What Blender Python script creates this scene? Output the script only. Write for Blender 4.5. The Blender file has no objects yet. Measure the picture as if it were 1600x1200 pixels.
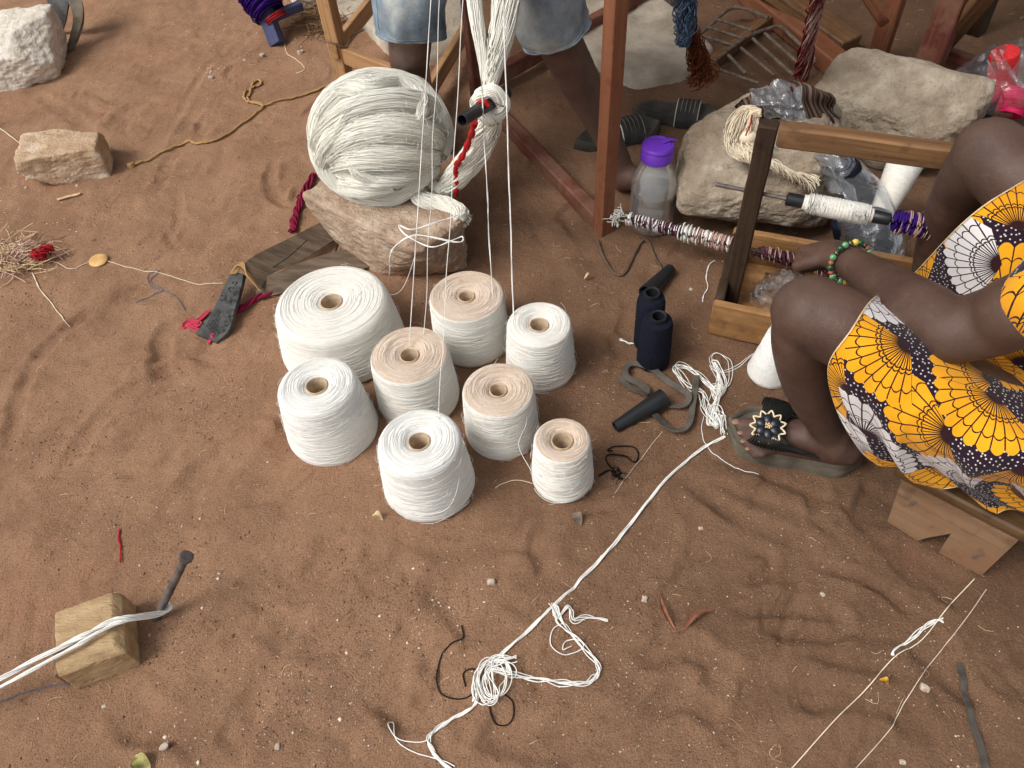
import bpy, math, random
import numpy as np
from mathutils import Matrix, Vector
random.seed(7); rng = np.random.default_rng(7)
S = bpy.context.scene; COL = S.collection
PI = math.pi
# ---------------------------------------------------------------- camera, sky, sun, exposure
CAM_H = 1.25; PITCH = math.radians(50); ROLL = math.radians(5); FPX = 1200.0
Fv = np.array([0, math.cos(PITCH), -math.sin(PITCH)])
_r = np.array([1, 0, 0.]); _u = np.array([0, math.sin(PITCH), math.cos(PITCH)])
Rv = math.cos(ROLL)*_r - math.sin(ROLL)*_u; Uv = math.sin(ROLL)*_r + math.cos(ROLL)*_u
Cv = np.array([0, 0, CAM_H])
cd = bpy.data.cameras.new('camera'); cam = bpy.data.objects.new('camera', cd); COL.objects.link(cam)
cd.sensor_width = 36; cd.lens = FPX/1600*36; cd.clip_start = .02; cd.clip_end = 400
cam.matrix_world = Matrix(((Rv[0], Uv[0], -Fv[0], Cv[0]), (Rv[1], Uv[1], -Fv[1], Cv[1]), (Rv[2], Uv[2], -Fv[2], Cv[2]), (0, 0, 0, 1)))
S.camera = cam
SUN_EL, SUN_AZ = math.radians(52), math.radians(-112)      # azimuth from +Y towards +X: light comes from the left
W = bpy.data.worlds.new('World'); S.world = W; W.use_nodes = True
nt = W.node_tree; nt.nodes.clear()
sk = nt.nodes.new('ShaderNodeTexSky'); sk.sky_type = 'NISHITA'; sk.sun_disc = False
sk.sun_elevation = SUN_EL; sk.sun_rotation = SUN_AZ; sk.dust_density = 4; sk.air_density = 1.0; sk.ozone_density = 1
hs = nt.nodes.new('ShaderNodeHueSaturation'); hs.inputs['Saturation'].default_value = .25
bg = nt.nodes.new('ShaderNodeBackground'); bg.inputs[1].default_value = .12
wo = nt.nodes.new('ShaderNodeOutputWorld')
nt.links.new(sk.outputs[0], hs.inputs['Color']); nt.links.new(hs.outputs[0], bg.inputs[0]); nt.links.new(bg.outputs[0], wo.inputs[0])
sl = bpy.data.lights.new('sun', 'SUN'); sl.energy = 1.5; sl.angle = math.radians(24); sl.color = (1, .97, .93)
so = bpy.data.objects.new('sun', sl); COL.objects.link(so)
sd = Vector((math.sin(SUN_AZ)*math.cos(SUN_EL), math.cos(SUN_AZ)*math.cos(SUN_EL), math.sin(SUN_EL)))
so.rotation_euler = sd.to_track_quat('Z', 'Y').to_euler(); so.location = sd*8
S.view_settings.view_transform = 'Standard'; S.view_settings.look = 'None'
S.view_settings.exposure = 0.36; S.view_settings.gamma = 1; S.view_settings.use_curve_mapping = False
S.render.engine = 'CYCLES'; S.cycles.max_bounces = 6; S.cycles.diffuse_bounces = 4; S.cycles.glossy_bounces = 2; S.cycles.transparent_max_bounces = 10
# ---------------------------------------------------------------- maths helpers
def G(px, py, z=0.0):
    """world point at height z that stands at this place of the photograph"""
    d = Fv + Rv*(px-800)/FPX - Uv*(py-600)/FPX
    return Cv + d*((z-CAM_H)/d[2])
def depth(p): return float((np.asarray(p)-Cv)@Fv)
def mpp(p): return depth(p)/FPX
def A(*a): return np.array(a, float)
def nrm(v): v = np.asarray(v, float); return v/(np.linalg.norm(v)+1e-12)
def srgb(r, g, b):
    f = lambda c: (c/255/12.92) if c/255 <= .04045 else ((c/255+.055)/1.055)**2.4
    return (f(r), f(g), f(b))
def _h(i, j, k, s):
    n = (i*374761393 + j*668265263 + k*2147483647 + s*1274126177) & 0xffffffff
    n = ((n ^ (n >> 13))*1274126177) & 0xffffffff
    return ((n ^ (n >> 16)) & 0xffff)/32767.5 - 1
def vn(p, s=0):
    p = np.asarray(p, float); i = np.floor(p).astype(np.int64); f = p-i; f = f*f*(3-2*f); o = 0
    for a in (0, 1):
        for b in (0, 1):
            for c in (0, 1):
                w = (f[..., 0] if a else 1-f[..., 0])*(f[..., 1] if b else 1-f[..., 1])*(f[..., 2] if c else 1-f[..., 2])
                o = o + w*_h(i[..., 0]+a, i[..., 1]+b, i[..., 2]+c, s)
    return o
def fbm(p, oct=4, s=0, gain=.5):
    o = 0; a = 1.
    p = np.asarray(p, float)
    for k in range(oct): o = o + a*vn(p*2**k, s+k*17); a *= gain
    return o
def cat(P, n):
    """Catmull-Rom through rows of P, n samples"""
    P = np.asarray(P, float)
    if len(P) == 1: return np.repeat(P, n, 0)
    Q = np.concatenate([(2*P[0]-P[1])[None], P, (2*P[-1]-P[-2])[None]])
    t = np.linspace(0, len(P)-1-1e-9, n); i = t.astype(int); f = (t-i).reshape((-1,)+(1,)*(P.ndim-1))
    a, b, c, d = Q[i], Q[i+1], Q[i+2], Q[i+3]
    return .5*(2*b+(c-a)*f+(2*a-5*b+4*c-d)*f**2+(3*b-a-3*c+d)*f**3)
# ---------------------------------------------------------------- mesh helpers
class MB:
    def __init__(s): s.v = []; s.f = []; s.uv = []; s.n = 0
    def add(s, V, *faces, uv=None):
        """faces: index arrays (m,k); uv: list of (m,k,2) arrays or None"""
        V = np.asarray(V, float).reshape(-1, 3)
        for q, fa in enumerate(faces):
            fa = np.asarray(fa, np.int64)
            if fa.ndim == 1: fa = fa[None]
            if not fa.size: continue
            s.f.append(fa+s.n)
            u = uv[q] if uv is not None and q < len(uv) and uv[q] is not None else V[fa][..., :2]
            s.uv.append(np.asarray(u, float).reshape(fa.shape+(2,)))
        s.v.append(V); s.n += len(V); return s
    def build(s, name, mat, parent=None, smooth=40, origin=None, closed=None):
        V = np.vstack(s.v)
        po = np.array(parent['_o']) if parent is not None else np.zeros(3)
        if origin is None:
            lo, hi = V.min(0), V.max(0); origin = A((lo[0]+hi[0])/2, (lo[1]+hi[1])/2, lo[2])
        origin = np.asarray(origin, float)
        me = bpy.data.meshes.new(name)
        li = np.concatenate([f.ravel() for f in s.f]).astype(np.int32)
        lt = np.concatenate([np.full(len(f), f.shape[1]) for f in s.f]).astype(np.int32)
        ls = np.concatenate([[0], np.cumsum(lt)[:-1]]).astype(np.int32)
        me.vertices.add(len(V)); me.vertices.foreach_set('co', (V-origin).astype(np.float32).ravel())
        me.loops.add(len(li)); me.loops.foreach_set('vertex_index', li)
        me.polygons.add(len(lt)); me.polygons.foreach_set('loop_start', ls); me.polygons.foreach_set('loop_total', lt)
        me.update(calc_edges=True)
        uvl = me.uv_layers.new(name='UVMap')
        uvl.data.foreach_set('uv', np.concatenate([u.reshape(-1, 2) for u in s.uv]).astype(np.float32).ravel())
        me.validate()
        if smooth:
            me.polygons.foreach_set('use_smooth', np.ones(len(me.polygons), bool))
            if smooth < 180: me.set_sharp_from_angle(angle=math.radians(smooth))
        if mat is not None: me.materials.append(mat)
        o = bpy.data.objects.new(name, me); COL.objects.link(o)
        if parent is not None: o.parent = parent
        o.location = origin-po; o['_o'] = [float(c) for c in origin]
        return o
def grid_faces(n, m, cu=False, cv=False):
    i = np.arange(n if cu else n-1)[:, None]; j = np.arange(m if cv else m-1)[None]
    a = (i % n)*m+(j % m); b = ((i+1) % n)*m+(j % m); c = ((i+1) % n)*m+((j+1) % m); d = (i % n)*m+((j+1) % m)
    return np.stack([a, b, c, d], -1).reshape(-1, 4)
def grid_uv(n, m, U, Vv, cu=False, cv=False):
    """U (n or n+1), Vv (m or m+1) coordinate arrays"""
    i = np.arange(n if cu else n-1)[:, None]; j = np.arange(m if cv else m-1)[None]
    z = np.zeros((i.shape[0], j.shape[1]))
    f = lambda a, b: np.stack([U[a]+z, Vv[b]+z], -1)
    return np.stack([f(i, j), f(i+1, j), f(i+1, j+1), f(i, j+1)], 2).reshape(-1, 4, 2)
def frames(P):
    P = np.asarray(P, float); T = np.gradient(P, axis=0); T /= np.linalg.norm(T, axis=1)[:, None]+1e-12
    n0 = np.cross(T[0], A(.13, .21, .97)); n0 = nrm(n0) if np.linalg.norm(n0) > 1e-3 else A(1, 0, 0)
    N = [n0]
    for k in range(1, len(P)):
        v = N[-1]-T[k]*(N[-1]@T[k]); N.append(nrm(v))
    N = np.array(N); return T, N, np.cross(T, N)
def tube(mb, P, r, sides=8, caps=True, squash=1.0):
    P = np.asarray(P, float); n = len(P); r = np.broadcast_to(np.asarray(r, float), (n,))
    T, N, B = frames(P); a = np.arange(sides)*2*PI/sides
    V = P[:, None]+r[:, None, None]*(N[:, None]*np.cos(a)[None, :, None]+B[:, None]*np.sin(a)[None, :, None]*squash)
    L = np.concatenate([[0], np.cumsum(np.linalg.norm(np.diff(P, axis=0), axis=1))])
    fs = [grid_faces(n, sides, cv=True)]; uv = [grid_uv(n, sides, L, np.arange(sides+1)/sides*max(r)*6.28, cv=True)]
    if caps: fs += [np.arange(sides)[::-1][None], ((n-1)*sides+np.arange(sides))[None]]; uv += [None, None]
    mb.add(V, *fs, uv=uv); return mb
def strands(mb, PP, r, sides=3):
    """PP (k,n,3): many thin threads at once; r scalar"""
    PP = np.asarray(PP, float); k, n, _ = PP.shape
    T = np.gradient(PP, axis=1); T /= np.linalg.norm(T, axis=2, keepdims=True)+1e-12
    ref = np.where(np.abs(T[..., 2:3]) > .9, A(1, 0, 0), A(0, 0, 1.)); N = np.cross(T, ref); N /= np.linalg.norm(N, axis=2, keepdims=True)+1e-12
    B = np.cross(T, N); a = np.arange(sides)*2*PI/sides
    V = PP[:, :, None]+r*(N[:, :, None]*np.cos(a)[:, None]+B[:, :, None]*np.sin(a)[:, None])
    f = grid_faces(n, sides, cv=True)
    L = np.concatenate([[0], np.cumsum(np.linalg.norm(np.diff(PP[0], axis=0), axis=1))])
    u1 = grid_uv(n, sides, L, np.arange(sides+1)/sides*.01, cv=True)
    F = (f[None]+(np.arange(k)*n*sides)[:, None, None]).reshape(-1, 4)
    UV = (u1[None]+np.stack([np.arange(k)*.37, np.arange(k)*.013], -1)[:, None, None]).reshape(-1, 4, 2)
    mb.add(V.reshape(-1, 3), F, uv=[UV]); return mb
def bundle(P, n, spread, r, npts=40, twist=1.5, jit=.25, seed=0, mb=None, sides=3, core=0.):
    """n threads round a centre line; spread may vary along it"""
    mb = mb or MB(); g = np.random.default_rng(seed); C = cat(P, npts); T, N, B = frames(C)
    sp = cat(np.atleast_1d(np.asarray(spread, float))[:, None], npts)[:, 0]
    a0 = g.uniform(0, 2*PI, n)[:, None]; rr = np.sqrt(g.uniform(0, 1, n))[:, None]; t = np.linspace(0, 1, npts)[None]
    ph = g.uniform(0, 6.28, (n, 3))
    if core: tube(mb, C, sp*core*np.clip(np.minimum(np.arange(npts), npts-1-np.arange(npts))/4+.15, 0, 1), 14); rr = np.maximum(rr, g.uniform(core, 1.05, (n, 1)))
    ang = a0+twist*2*PI*t+jit*2*np.sin(t*7+ph[:, :1])
    rad = rr*(1+jit*np.sin(t*11+ph[:, 1:2])+jit*.5*np.sin(t*29+ph[:, 2:3]))
    PP = C[None]+sp[None, :, None]*(N[None]*(np.cos(ang)*rad)[..., None]+B[None]*(np.sin(ang)*rad)[..., None])
    strands(mb, PP, r, sides); return mb
def lathe(mb, prof, c, seg=48, wob=0, seed=0, close=False):
    """profile (r,z) from top inside outwards to the bottom"""
    prof = np.asarray(prof, float); n = len(prof); a = np.arange(seg)*2*PI/seg
    V = np.stack([prof[:, None, 0]*np.cos(a)[None], prof[:, None, 0]*np.sin(a)[None], prof[:, None, 1]+0*a[None]], -1)
    if wob: V[..., :2] *= (1+wob*fbm(np.stack([np.cos(a)[None]*1.5+0*prof[:, :1], np.sin(a)[None]*1.5+0*prof[:, :1], prof[:, 1:2]*14+0*a[None]], -1), 3, seed))[..., None]
    L = np.concatenate([[0], np.cumsum(np.linalg.norm(np.diff(prof, axis=0), axis=1))])
    mb.add(V+np.asarray(c), grid_faces(n, seg, cv=True)[:, ::-1], uv=[grid_uv(n, seg, L, np.arange(seg+1)/seg, cv=True)[:, ::-1]]); return mb
def beam(mb, p0, p1, w, h, up=(0, 0, 1), bev=.004, seg=6, jit=.0015, seed=0, w1=None, h1=None):
    p0, p1 = np.asarray(p0, float), np.asarray(p1, float); d = nrm(p1-p0); up = np.asarray(up, float)
    s = nrm(np.cross(d, up)); u = np.cross(s, d); L = np.linalg.norm(p1-p0)
    t = np.linspace(0, 1, seg+1); b = bev
    ts = np.concatenate([[0], t, [1]]); sc = np.ones(len(ts)); sc[0] = sc[-1] = 0
    V = []
    for k, tt in enumerate(ts):
        ww = (w+(0 if w1 is None else (w1-w)*tt))/2; hh = (h+(0 if h1 is None else (h1-h)*tt))/2
        if sc[k] == 0: ww -= b; hh -= b
        q = A([-ww, -hh+b], [-ww+b, -hh], [ww-b, -hh], [ww, -hh+b], [ww, hh-b], [ww-b, hh], [-ww+b, hh], [-ww, hh-b])
        off = 0 if sc[k] else 0
        end = (b if k == 1 else (-b if k == len(ts)-2 else 0))
        c = p0+d*(tt*L+end)
        j = jit*A(vn(A(k*.9, seed, .3), 1), vn(A(k*.9, seed, 7.3), 2))
        V.append(c+np.outer(q[:, 0]+j[0], s)+np.outer(q[:, 1]+j[1], u))
    n = len(ts); V = np.array(V)
    per = np.concatenate([[0], np.cumsum(np.linalg.norm(np.diff(np.vstack([V[1], V[1][:1]]), axis=0), axis=1))])+seed*.37
    mb.add(V.reshape(-1, 3), grid_faces(n, 8, cv=True)[:, ::-1], np.arange(8)[None], ((n-1)*8+np.arange(8))[::-1][None],
           uv=[grid_uv(n, 8, ts*L+seed*.71, per, cv=True)[:, ::-1], np.stack([np.arange(8)*.002, np.arange(8)*.01], -1)[None], np.stack([np.arange(8)*.002, np.arange(8)*.01], -1)[None]])
    return mb
def sheet(mb, PP, nu, nv, fold=None, thick=.002, arc=None):
    """lofted cloth or band through control grid PP (a,b,3); two skins joined at the rim"""
    Q = cat(PP, nu); Q = np.swapaxes(cat(np.swapaxes(Q, 0, 1), nv), 0, 1)
    du = np.gradient(Q, axis=0); dv = np.gradient(Q, axis=1); Nn = np.cross(du, dv); Nn /= np.linalg.norm(Nn, axis=2, keepdims=True)+1e-12
    if fold is not None:
        u = np.linspace(0, 1, nu)[:, None]; v = np.linspace(0, 1, nv)[None]; Q = Q+Nn*fold(u, v)[..., None]
    Lu = np.concatenate([[0], np.cumsum(np.linalg.norm(np.diff(Q, axis=0), axis=2).mean(1))])
    Lv = np.concatenate([[0], np.cumsum(np.linalg.norm(np.diff(Q, axis=1), axis=2).mean(0))])
    f = grid_faces(nu, nv); uv = grid_uv(nu, nv, Lu, Lv); o = nu*nv
    if arc is not None:
        au = np.concatenate([np.zeros((1, nv)), np.cumsum(np.linalg.norm(np.diff(Q, axis=0), axis=2), 0)]); av = np.concatenate([np.zeros((nu, 1)), np.cumsum(np.linalg.norm(np.diff(Q, axis=1), axis=2), 1)], 1); j0 = int(arc*nv); j1 = int(.17*nv); jv = int(.36*nv)
        near_ = np.stack([au, av-av[:, j0:j0+1]], -1).reshape(-1, 2)[f]; far_ = np.stack([au, av-av[:, j1:j1+1]-.4], -1).reshape(-1, 2)[f]; uv = np.where((f[:, 0] % nv < jv)[:, None, None], far_, near_)
    rim = np.concatenate([np.arange(nv), np.arange(1, nu)*nv+nv-1, (nu-1)*nv+np.arange(nv-2, -1, -1), np.arange(nu-2, 0, -1)*nv])
    r2 = np.roll(rim, -1); side = np.stack([rim, rim+o, r2+o, r2], -1)
    mb.add(np.concatenate([Q.reshape(-1, 3), (Q-Nn*thick).reshape(-1, 3)]), f, f[:, ::-1]+o, side, uv=[uv, uv[:, ::-1], None])
    return Q
def ico(sub):
    t = (1+5**.5)/2
    V = A([-1, t, 0], [1, t, 0], [-1, -t, 0], [1, -t, 0], [0, -1, t], [0, 1, t], [0, -1, -t], [0, 1, -t], [t, 0, -1], [t, 0, 1], [-t, 0, -1], [-t, 0, 1])
    Fc = np.array([[0, 11, 5], [0, 5, 1], [0, 1, 7], [0, 7, 10], [0, 10, 11], [1, 5, 9], [5, 11, 4], [11, 10, 2], [10, 7, 6], [7, 1, 8], [3, 9, 4], [3, 4, 2], [3, 2, 6], [3, 6, 8], [3, 8, 9], [4, 9, 5], [2, 4, 11], [6, 2, 10], [8, 6, 7], [9, 8, 1]])
    V = V/np.linalg.norm(V, axis=1)[:, None]
    for _ in range(sub):
        e = np.sort(np.concatenate([Fc[:, [0, 1]], Fc[:, [1, 2]], Fc[:, [2, 0]]]), 1)
        ue, inv = np.unique(e, axis=0, return_inverse=True); inv = inv.ravel()
        mid = V[ue].mean(1); mid /= np.linalg.norm(mid, axis=1)[:, None]; m = len(Fc); o = len(V)
        a, b, c = o+inv[:m], o+inv[m:2*m], o+inv[2*m:]
        Fc = np.concatenate([np.stack([Fc[:, 0], a, c], 1), np.stack([Fc[:, 1], b, a], 1), np.stack([Fc[:, 2], c, b], 1), np.stack([a, b, c], 1)])
        V = np.concatenate([V, mid])
    return V, Fc
ICO = {k: ico(k) for k in (1, 2, 3, 5, 6)}
def rz(a): return A([math.cos(a), -math.sin(a), 0], [math.sin(a), math.cos(a), 0], [0, 0, 1])
def rock(mb, c, dims, rot, seed=0, ncut=9, sharp=14, rough=.05, sub=6, tilt=(0, 0), planes=None):
    """stone: unit directions cut by box planes and random planes, roughened; stands with its base near c"""
    g = np.random.default_rng(seed); D, Fc = ICO[sub]; d = np.asarray(dims, float)/2
    pl = [(A(1, 0, 0), 1), (A(-1, 0, 0), 1), (A(0, 1, 0), 1), (A(0, -1, 0), 1), (A(0, 0, 1), 1), (A(0, 0, -1), 1)]
    for _ in range(ncut): pl.append((nrm(g.normal(size=3)), g.uniform(.98, 1.25)))
    for p in planes or []: pl.append((nrm(p[0]), p[1]))
    inv = sum(np.maximum(D@n/k, 0)**sharp for n, k in pl)**(1/sharp)
    V = D/inv[:, None]
    V = V*(1+rough*.8*fbm(V*2.1, 6, seed, .56)-rough*.7*np.abs(fbm(V*4.5, 5, seed+5))**1.5-rough*.5*np.maximum(fbm(V*9, 3, seed+9)-.35, 0))[:, None]
    V = V*d; ca, sa = math.cos(tilt[0]), math.sin(tilt[0]); V = V@A([1, 0, 0], [0, ca, -sa], [0, sa, ca]).T
    ca, sa = math.cos(tilt[1]), math.sin(tilt[1]); V = V@A([ca, 0, sa], [0, 1, 0], [-sa, 0, ca]).T
    V = V@rz(rot).T; V[:, 2] -= V[:, 2].min()+.008
    mb.add(V+np.asarray(c), Fc); return mb
def thing(name, label, category, loc, group=None):
    o = bpy.data.objects.new(name, None); COL.objects.link(o); o.empty_display_size = .02
    o.location = loc; o['_o'] = [float(c) for c in loc]; return tag(o, label, category, group)
def tag(o, label, category, group=None):
    o['label'] = label; o['category'] = category
    if group: o['group'] = group
    return o
def kind(o, k): o['kind'] = k; return o
# ---------------------------------------------------------------- material helpers
class NT:
    def __init__(s, name):
        s.m = bpy.data.materials.new(name); s.m.use_nodes = True; s.t = s.m.node_tree; s.t.nodes.clear()
        s.out = s.n('ShaderNodeOutputMaterial')
    def n(s, t, **k):
        x = s.t.nodes.new(t)
        for a, b in k.items(): setattr(x, a, b)
        return x
    def put(s, sock, v):
        if hasattr(v, 'default_value') or hasattr(v, 'is_linked'): s.t.links.new(v, sock)
        elif isinstance(v, (tuple, list)) and len(v) == 3 and sock.type == 'RGBA': sock.default_value = (*v, 1)
        else: sock.default_value = v
    def math(s, op, a, b=None, c=None, clamp=False):
        x = s.n('ShaderNodeMath', operation=op, use_clamp=clamp); s.put(x.inputs[0], a)
        if b is not None: s.put(x.inputs[1], b)
        if c is not None: s.put(x.inputs[2], c)
        return x.outputs[0]
    def mix(s, f, a, b, blend='MIX'):
        x = s.n('ShaderNodeMix', data_type='RGBA', blend_type=blend); s.put(x.inputs[0], f); s.put(x.inputs[6], a); s.put(x.inputs[7], b); return x.outputs[2]
    def coord(s, kind='Object', scale=(1, 1, 1), rot=(0, 0, 0)):
        c = s.n('ShaderNodeTexCoord'); m = s.n('ShaderNodeMapping'); s.t.links.new(c.outputs[kind], m.inputs[0])
        m.inputs['Scale'].default_value = scale; m.inputs['Rotation'].default_value = rot; return m.outputs[0]
    def noise(s, vec, scale, detail=5, rough=.55, dist=0.):
        x = s.n('ShaderNodeTexNoise'); s.put(x.inputs['Vector'], vec); x.inputs['Scale'].default_value = scale
        x.inputs['Detail'].default_value = detail; x.inputs['Roughness'].default_value = rough; x.inputs['Distortion'].default_value = dist; return x.outputs[0]
    def vor(s, vec, scale, out='Distance', rand=1., dim='3D'):
        x = s.n('ShaderNodeTexVoronoi', voronoi_dimensions=dim); s.put(x.inputs['Vector'], vec); x.inputs['Scale'].default_value = scale
        x.inputs['Randomness'].default_value = rand
        return x.outputs[out] if isinstance(out, str) else [x.outputs[o] for o in out]
    def ramp(s, f, stops):
        x = s.n('ShaderNodeValToRGB'); s.put(x.inputs[0], f); e = x.color_ramp.elements
        while len(e) < len(stops): e.new(.5)
        for el, (p, c) in zip(e, stops): el.position = p; el.color = (*c, 1) if len(c) == 3 else c
        return x.outputs[0]
    def bump(s, h, strength, dist=.01, nrm=None):
        x = s.n('ShaderNodeBump'); s.put(x.inputs['Height'], h); x.inputs['Strength'].default_value = strength; x.inputs['Distance'].default_value = dist
        if nrm is not None: s.t.links.new(nrm, x.inputs['Normal'])
        return x.outputs[0]
    def pbr(s, col, rough=.7, normal=None, spec=.3, metal=0., **k):
        x = s.n('ShaderNodeBsdfPrincipled'); s.put(x.inputs['Base Color'], col); s.put(x.inputs['Roughness'], rough)
        x.inputs['Specular IOR Level'].default_value = spec; s.put(x.inputs['Metallic'], metal)
        if normal is not None: s.t.links.new(normal, x.inputs['Normal'])
        for a, b in k.items(): s.put(x.inputs[a.replace('_', ' ')], b)
        s.t.links.new(x.outputs[0], s.out.inputs[0]); return x
MATS = {}
def mat(name, c1, c2, scale=20, rough=.75, bump=.3, bscale=120, stretch=(1, 1, 1), coord='Object', spec=.25, metal=0., bd=.004, lo=.35, hi=.65, c3=None, **k):
    if name in MATS: return MATS[name]
    t = NT(name); v = t.coord(coord, stretch); n = t.noise(v, scale, 6)
    st = [(lo, c1), (hi, c2)] + ([(min(hi+.14, 1), c3)] if c3 else [])
    col = t.ramp(n, st); b = t.bump(t.noise(v, bscale, 5, .6), bump, bd) if bump else None
    t.pbr(col, rough, b, spec, metal, **k); MATS[name] = t.m; return t.m
def wood(name, dark, light, grain=55, rough=.65, bump=.35, worn=None):
    t = NT(name); v = t.coord('UV', (1.6, grain, 1)); n = t.noise(v, 1.6, 7, .62, .6)
    col = t.ramp(n, [(.3, dark), (.68, light)]); o = t.coord('Object'); w = t.noise(o, 9, 5, .6)
    if worn: col = t.mix(t.ramp(w, [(.42, (0, 0, 0)), (.62, (1, 1, 1))]), col, worn)
    col = t.mix(t.ramp(t.noise(o, 38, 4), [(.56, (0, 0, 0)), (.75, (.5, .5, .5))]), col, tuple(c*.35 for c in dark))
    t.pbr(col, rough, t.bump(n, bump, .003), .25); return t.m
def plastic_film(name, tint, haze=.12, gloss=.3, bump=.5, scale=22):
    t = NT(name); v = t.coord('Object'); b = t.bump(t.noise(v, scale, 4, .55, 1.5), bump, .02)
    tr = t.n('ShaderNodeBsdfTransparent'); tr.inputs[0].default_value = (*tint, 1)
    gl = t.n('ShaderNodeBsdfGlossy'); gl.inputs[1].default_value = .14; t.t.links.new(b, gl.inputs['Normal'])
    df = t.n('ShaderNodeBsdfDiffuse'); df.inputs[0].default_value = (.8, .81, .83, 1)
    fr = t.n('ShaderNodeFresnel'); fr.inputs[0].default_value = 1.5; t.t.links.new(b, fr.inputs['Normal'])
    m1 = t.n('ShaderNodeMixShader'); m1.inputs[0].default_value = haze; t.t.links.new(tr.outputs[0], m1.inputs[1]); t.t.links.new(df.outputs[0], m1.inputs[2])
    m2 = t.n('ShaderNodeMixShader'); t.t.links.new(t.math('MULTIPLY_ADD', fr.outputs[0], gloss*1.6, .02, True), m2.inputs[0])
    t.t.links.new(m1.outputs[0], m2.inputs[1]); t.t.links.new(gl.outputs[0], m2.inputs[2]); t.t.links.new(m2.outputs[0], t.out.inputs[0]); return t.m
def thread_mat(name, c, var=.25, rough=.85):
    t = NT(name); v = t.coord('UV', (60, 700, 1)); n = t.noise(v, 3, 3)
    col = t.mix(n, tuple(x*(1-var) for x in c), tuple(min(x*(1+var*.6), .9) for x in c)); t.pbr(col, rough, None, .1)
    return t.m
def skin_mat(name, k=1.):
    t = NT(name); v = t.coord('Object'); n = t.noise(v, 16, 6, .6); n2 = t.noise(v, 5, 3)
    col = t.ramp(n, [(.3, tuple(k*x for x in (.060, .032, .023))), (.7, tuple(k*x for x in (.112, .062, .045)))])
    col = t.mix(t.ramp(n2, [(.45, (0, 0, 0)), (.7, (.6, .6, .6))]), col, (.115, .076, .058))
    ash = t.noise(v, 34, 6, .7, .8); col = t.mix(t.ramp(ash, [(.54, (0, 0, 0)), (.74, (.35, .35, .35))]), col, (.15, .105, .082)); cr = t.vor(v, 210)
    b = t.bump(t.noise(v, 300, 4, .7), .35, .002); b = t.bump(cr, .08, .002, b); b = t.bump(t.noise(v, 45, 4), .2, .004, b)
    t.pbr(col, t.ramp(n, [(.3, (.62,)*3), (.7, (.46,)*3)]), b, .33); return t.m
# ---------------------------------------------------------------- GROUND
def soil_material():
    t = NT('sandy_red_soil'); v = t.coord('Object'); big = t.noise(v, 1.1, 4, .55); mid = t.noise(v, 7, 6, .62, .5); fine = t.noise(v, 420, 4, .7)
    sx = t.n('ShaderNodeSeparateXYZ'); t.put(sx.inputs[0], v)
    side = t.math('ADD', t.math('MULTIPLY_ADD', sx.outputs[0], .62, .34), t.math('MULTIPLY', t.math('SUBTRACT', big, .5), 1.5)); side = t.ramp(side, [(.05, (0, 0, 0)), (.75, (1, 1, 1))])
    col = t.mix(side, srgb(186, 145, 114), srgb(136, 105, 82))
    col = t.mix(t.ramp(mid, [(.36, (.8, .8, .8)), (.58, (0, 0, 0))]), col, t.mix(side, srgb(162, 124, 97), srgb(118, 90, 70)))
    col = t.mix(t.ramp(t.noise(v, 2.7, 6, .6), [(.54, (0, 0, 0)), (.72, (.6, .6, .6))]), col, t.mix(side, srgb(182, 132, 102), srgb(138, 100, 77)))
    col = t.mix(t.ramp(fine, [(.34, (.5, .5, .5)), (.5, (0, 0, 0))]), col, srgb(98, 72, 54))
    gr = t.noise(v, 210, 3, .8); col = t.mix(t.ramp(gr, [(.30, (.6, .6, .6)), (.46, (0, 0, 0))]), col, srgb(104, 78, 60)); col = t.mix(t.ramp(gr, [(.58, (0, 0, 0)), (.74, (.5, .5, .5))]), col, srgb(196, 160, 130))
    b = t.bump(t.noise(v, 300, 4, .75), .8, .005); b = t.bump(t.noise(v, 75, 5, .7), .5, .010, b)
    t.pbr(col, .95, b, .12); return t.m
def axis_coords(a, b, step, far, nfar=22):
    mid = np.arange(a, b, step) if not callable(step) else step
    g = np.geomspace(.02, far, nfar); return np.concatenate([(a-g)[::-1], mid, b+g])
ys = [.16]
while ys[-1] < 3.35: ys.append(ys[-1]+.0044+.0020*ys[-1])
gx = axis_coords(-2.0, 2.0, .0067, 40); gy = np.concatenate([(.16-np.geomspace(.02, 40, 22))[::-1], ys, ys[-1]+np.geomspace(.03, 60, 24)])
X, Y = np.meshgrid(gx, gy, indexing='ij'); HT = np.zeros_like(X)
q = np.stack([X, Y, 0*X], -1)
wq = q+.05*np.stack([vn(q*3, 1), vn(q*3, 2), 0*X], -1)
HT += .0065*fbm(wq*2.2, 3, 3)+.0030*fbm(wq*9, 3, 9)+.0020*fbm(q*38, 3, 12)
HT += .0022*(1-np.abs(vn(np.stack([wq[..., 0]*7+wq[..., 1]*3, wq[..., 1]*4.5-wq[..., 0]*2, 0*X], -1), 21)))**3-.002
HT += .0020*np.maximum(vn(q*95, 31), .25)+.0010*vn(q*70, 33)
EDGE = fbm(q*26, 3, 41); BRK = .75+.55*fbm(q*11, 2, 43)
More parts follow.
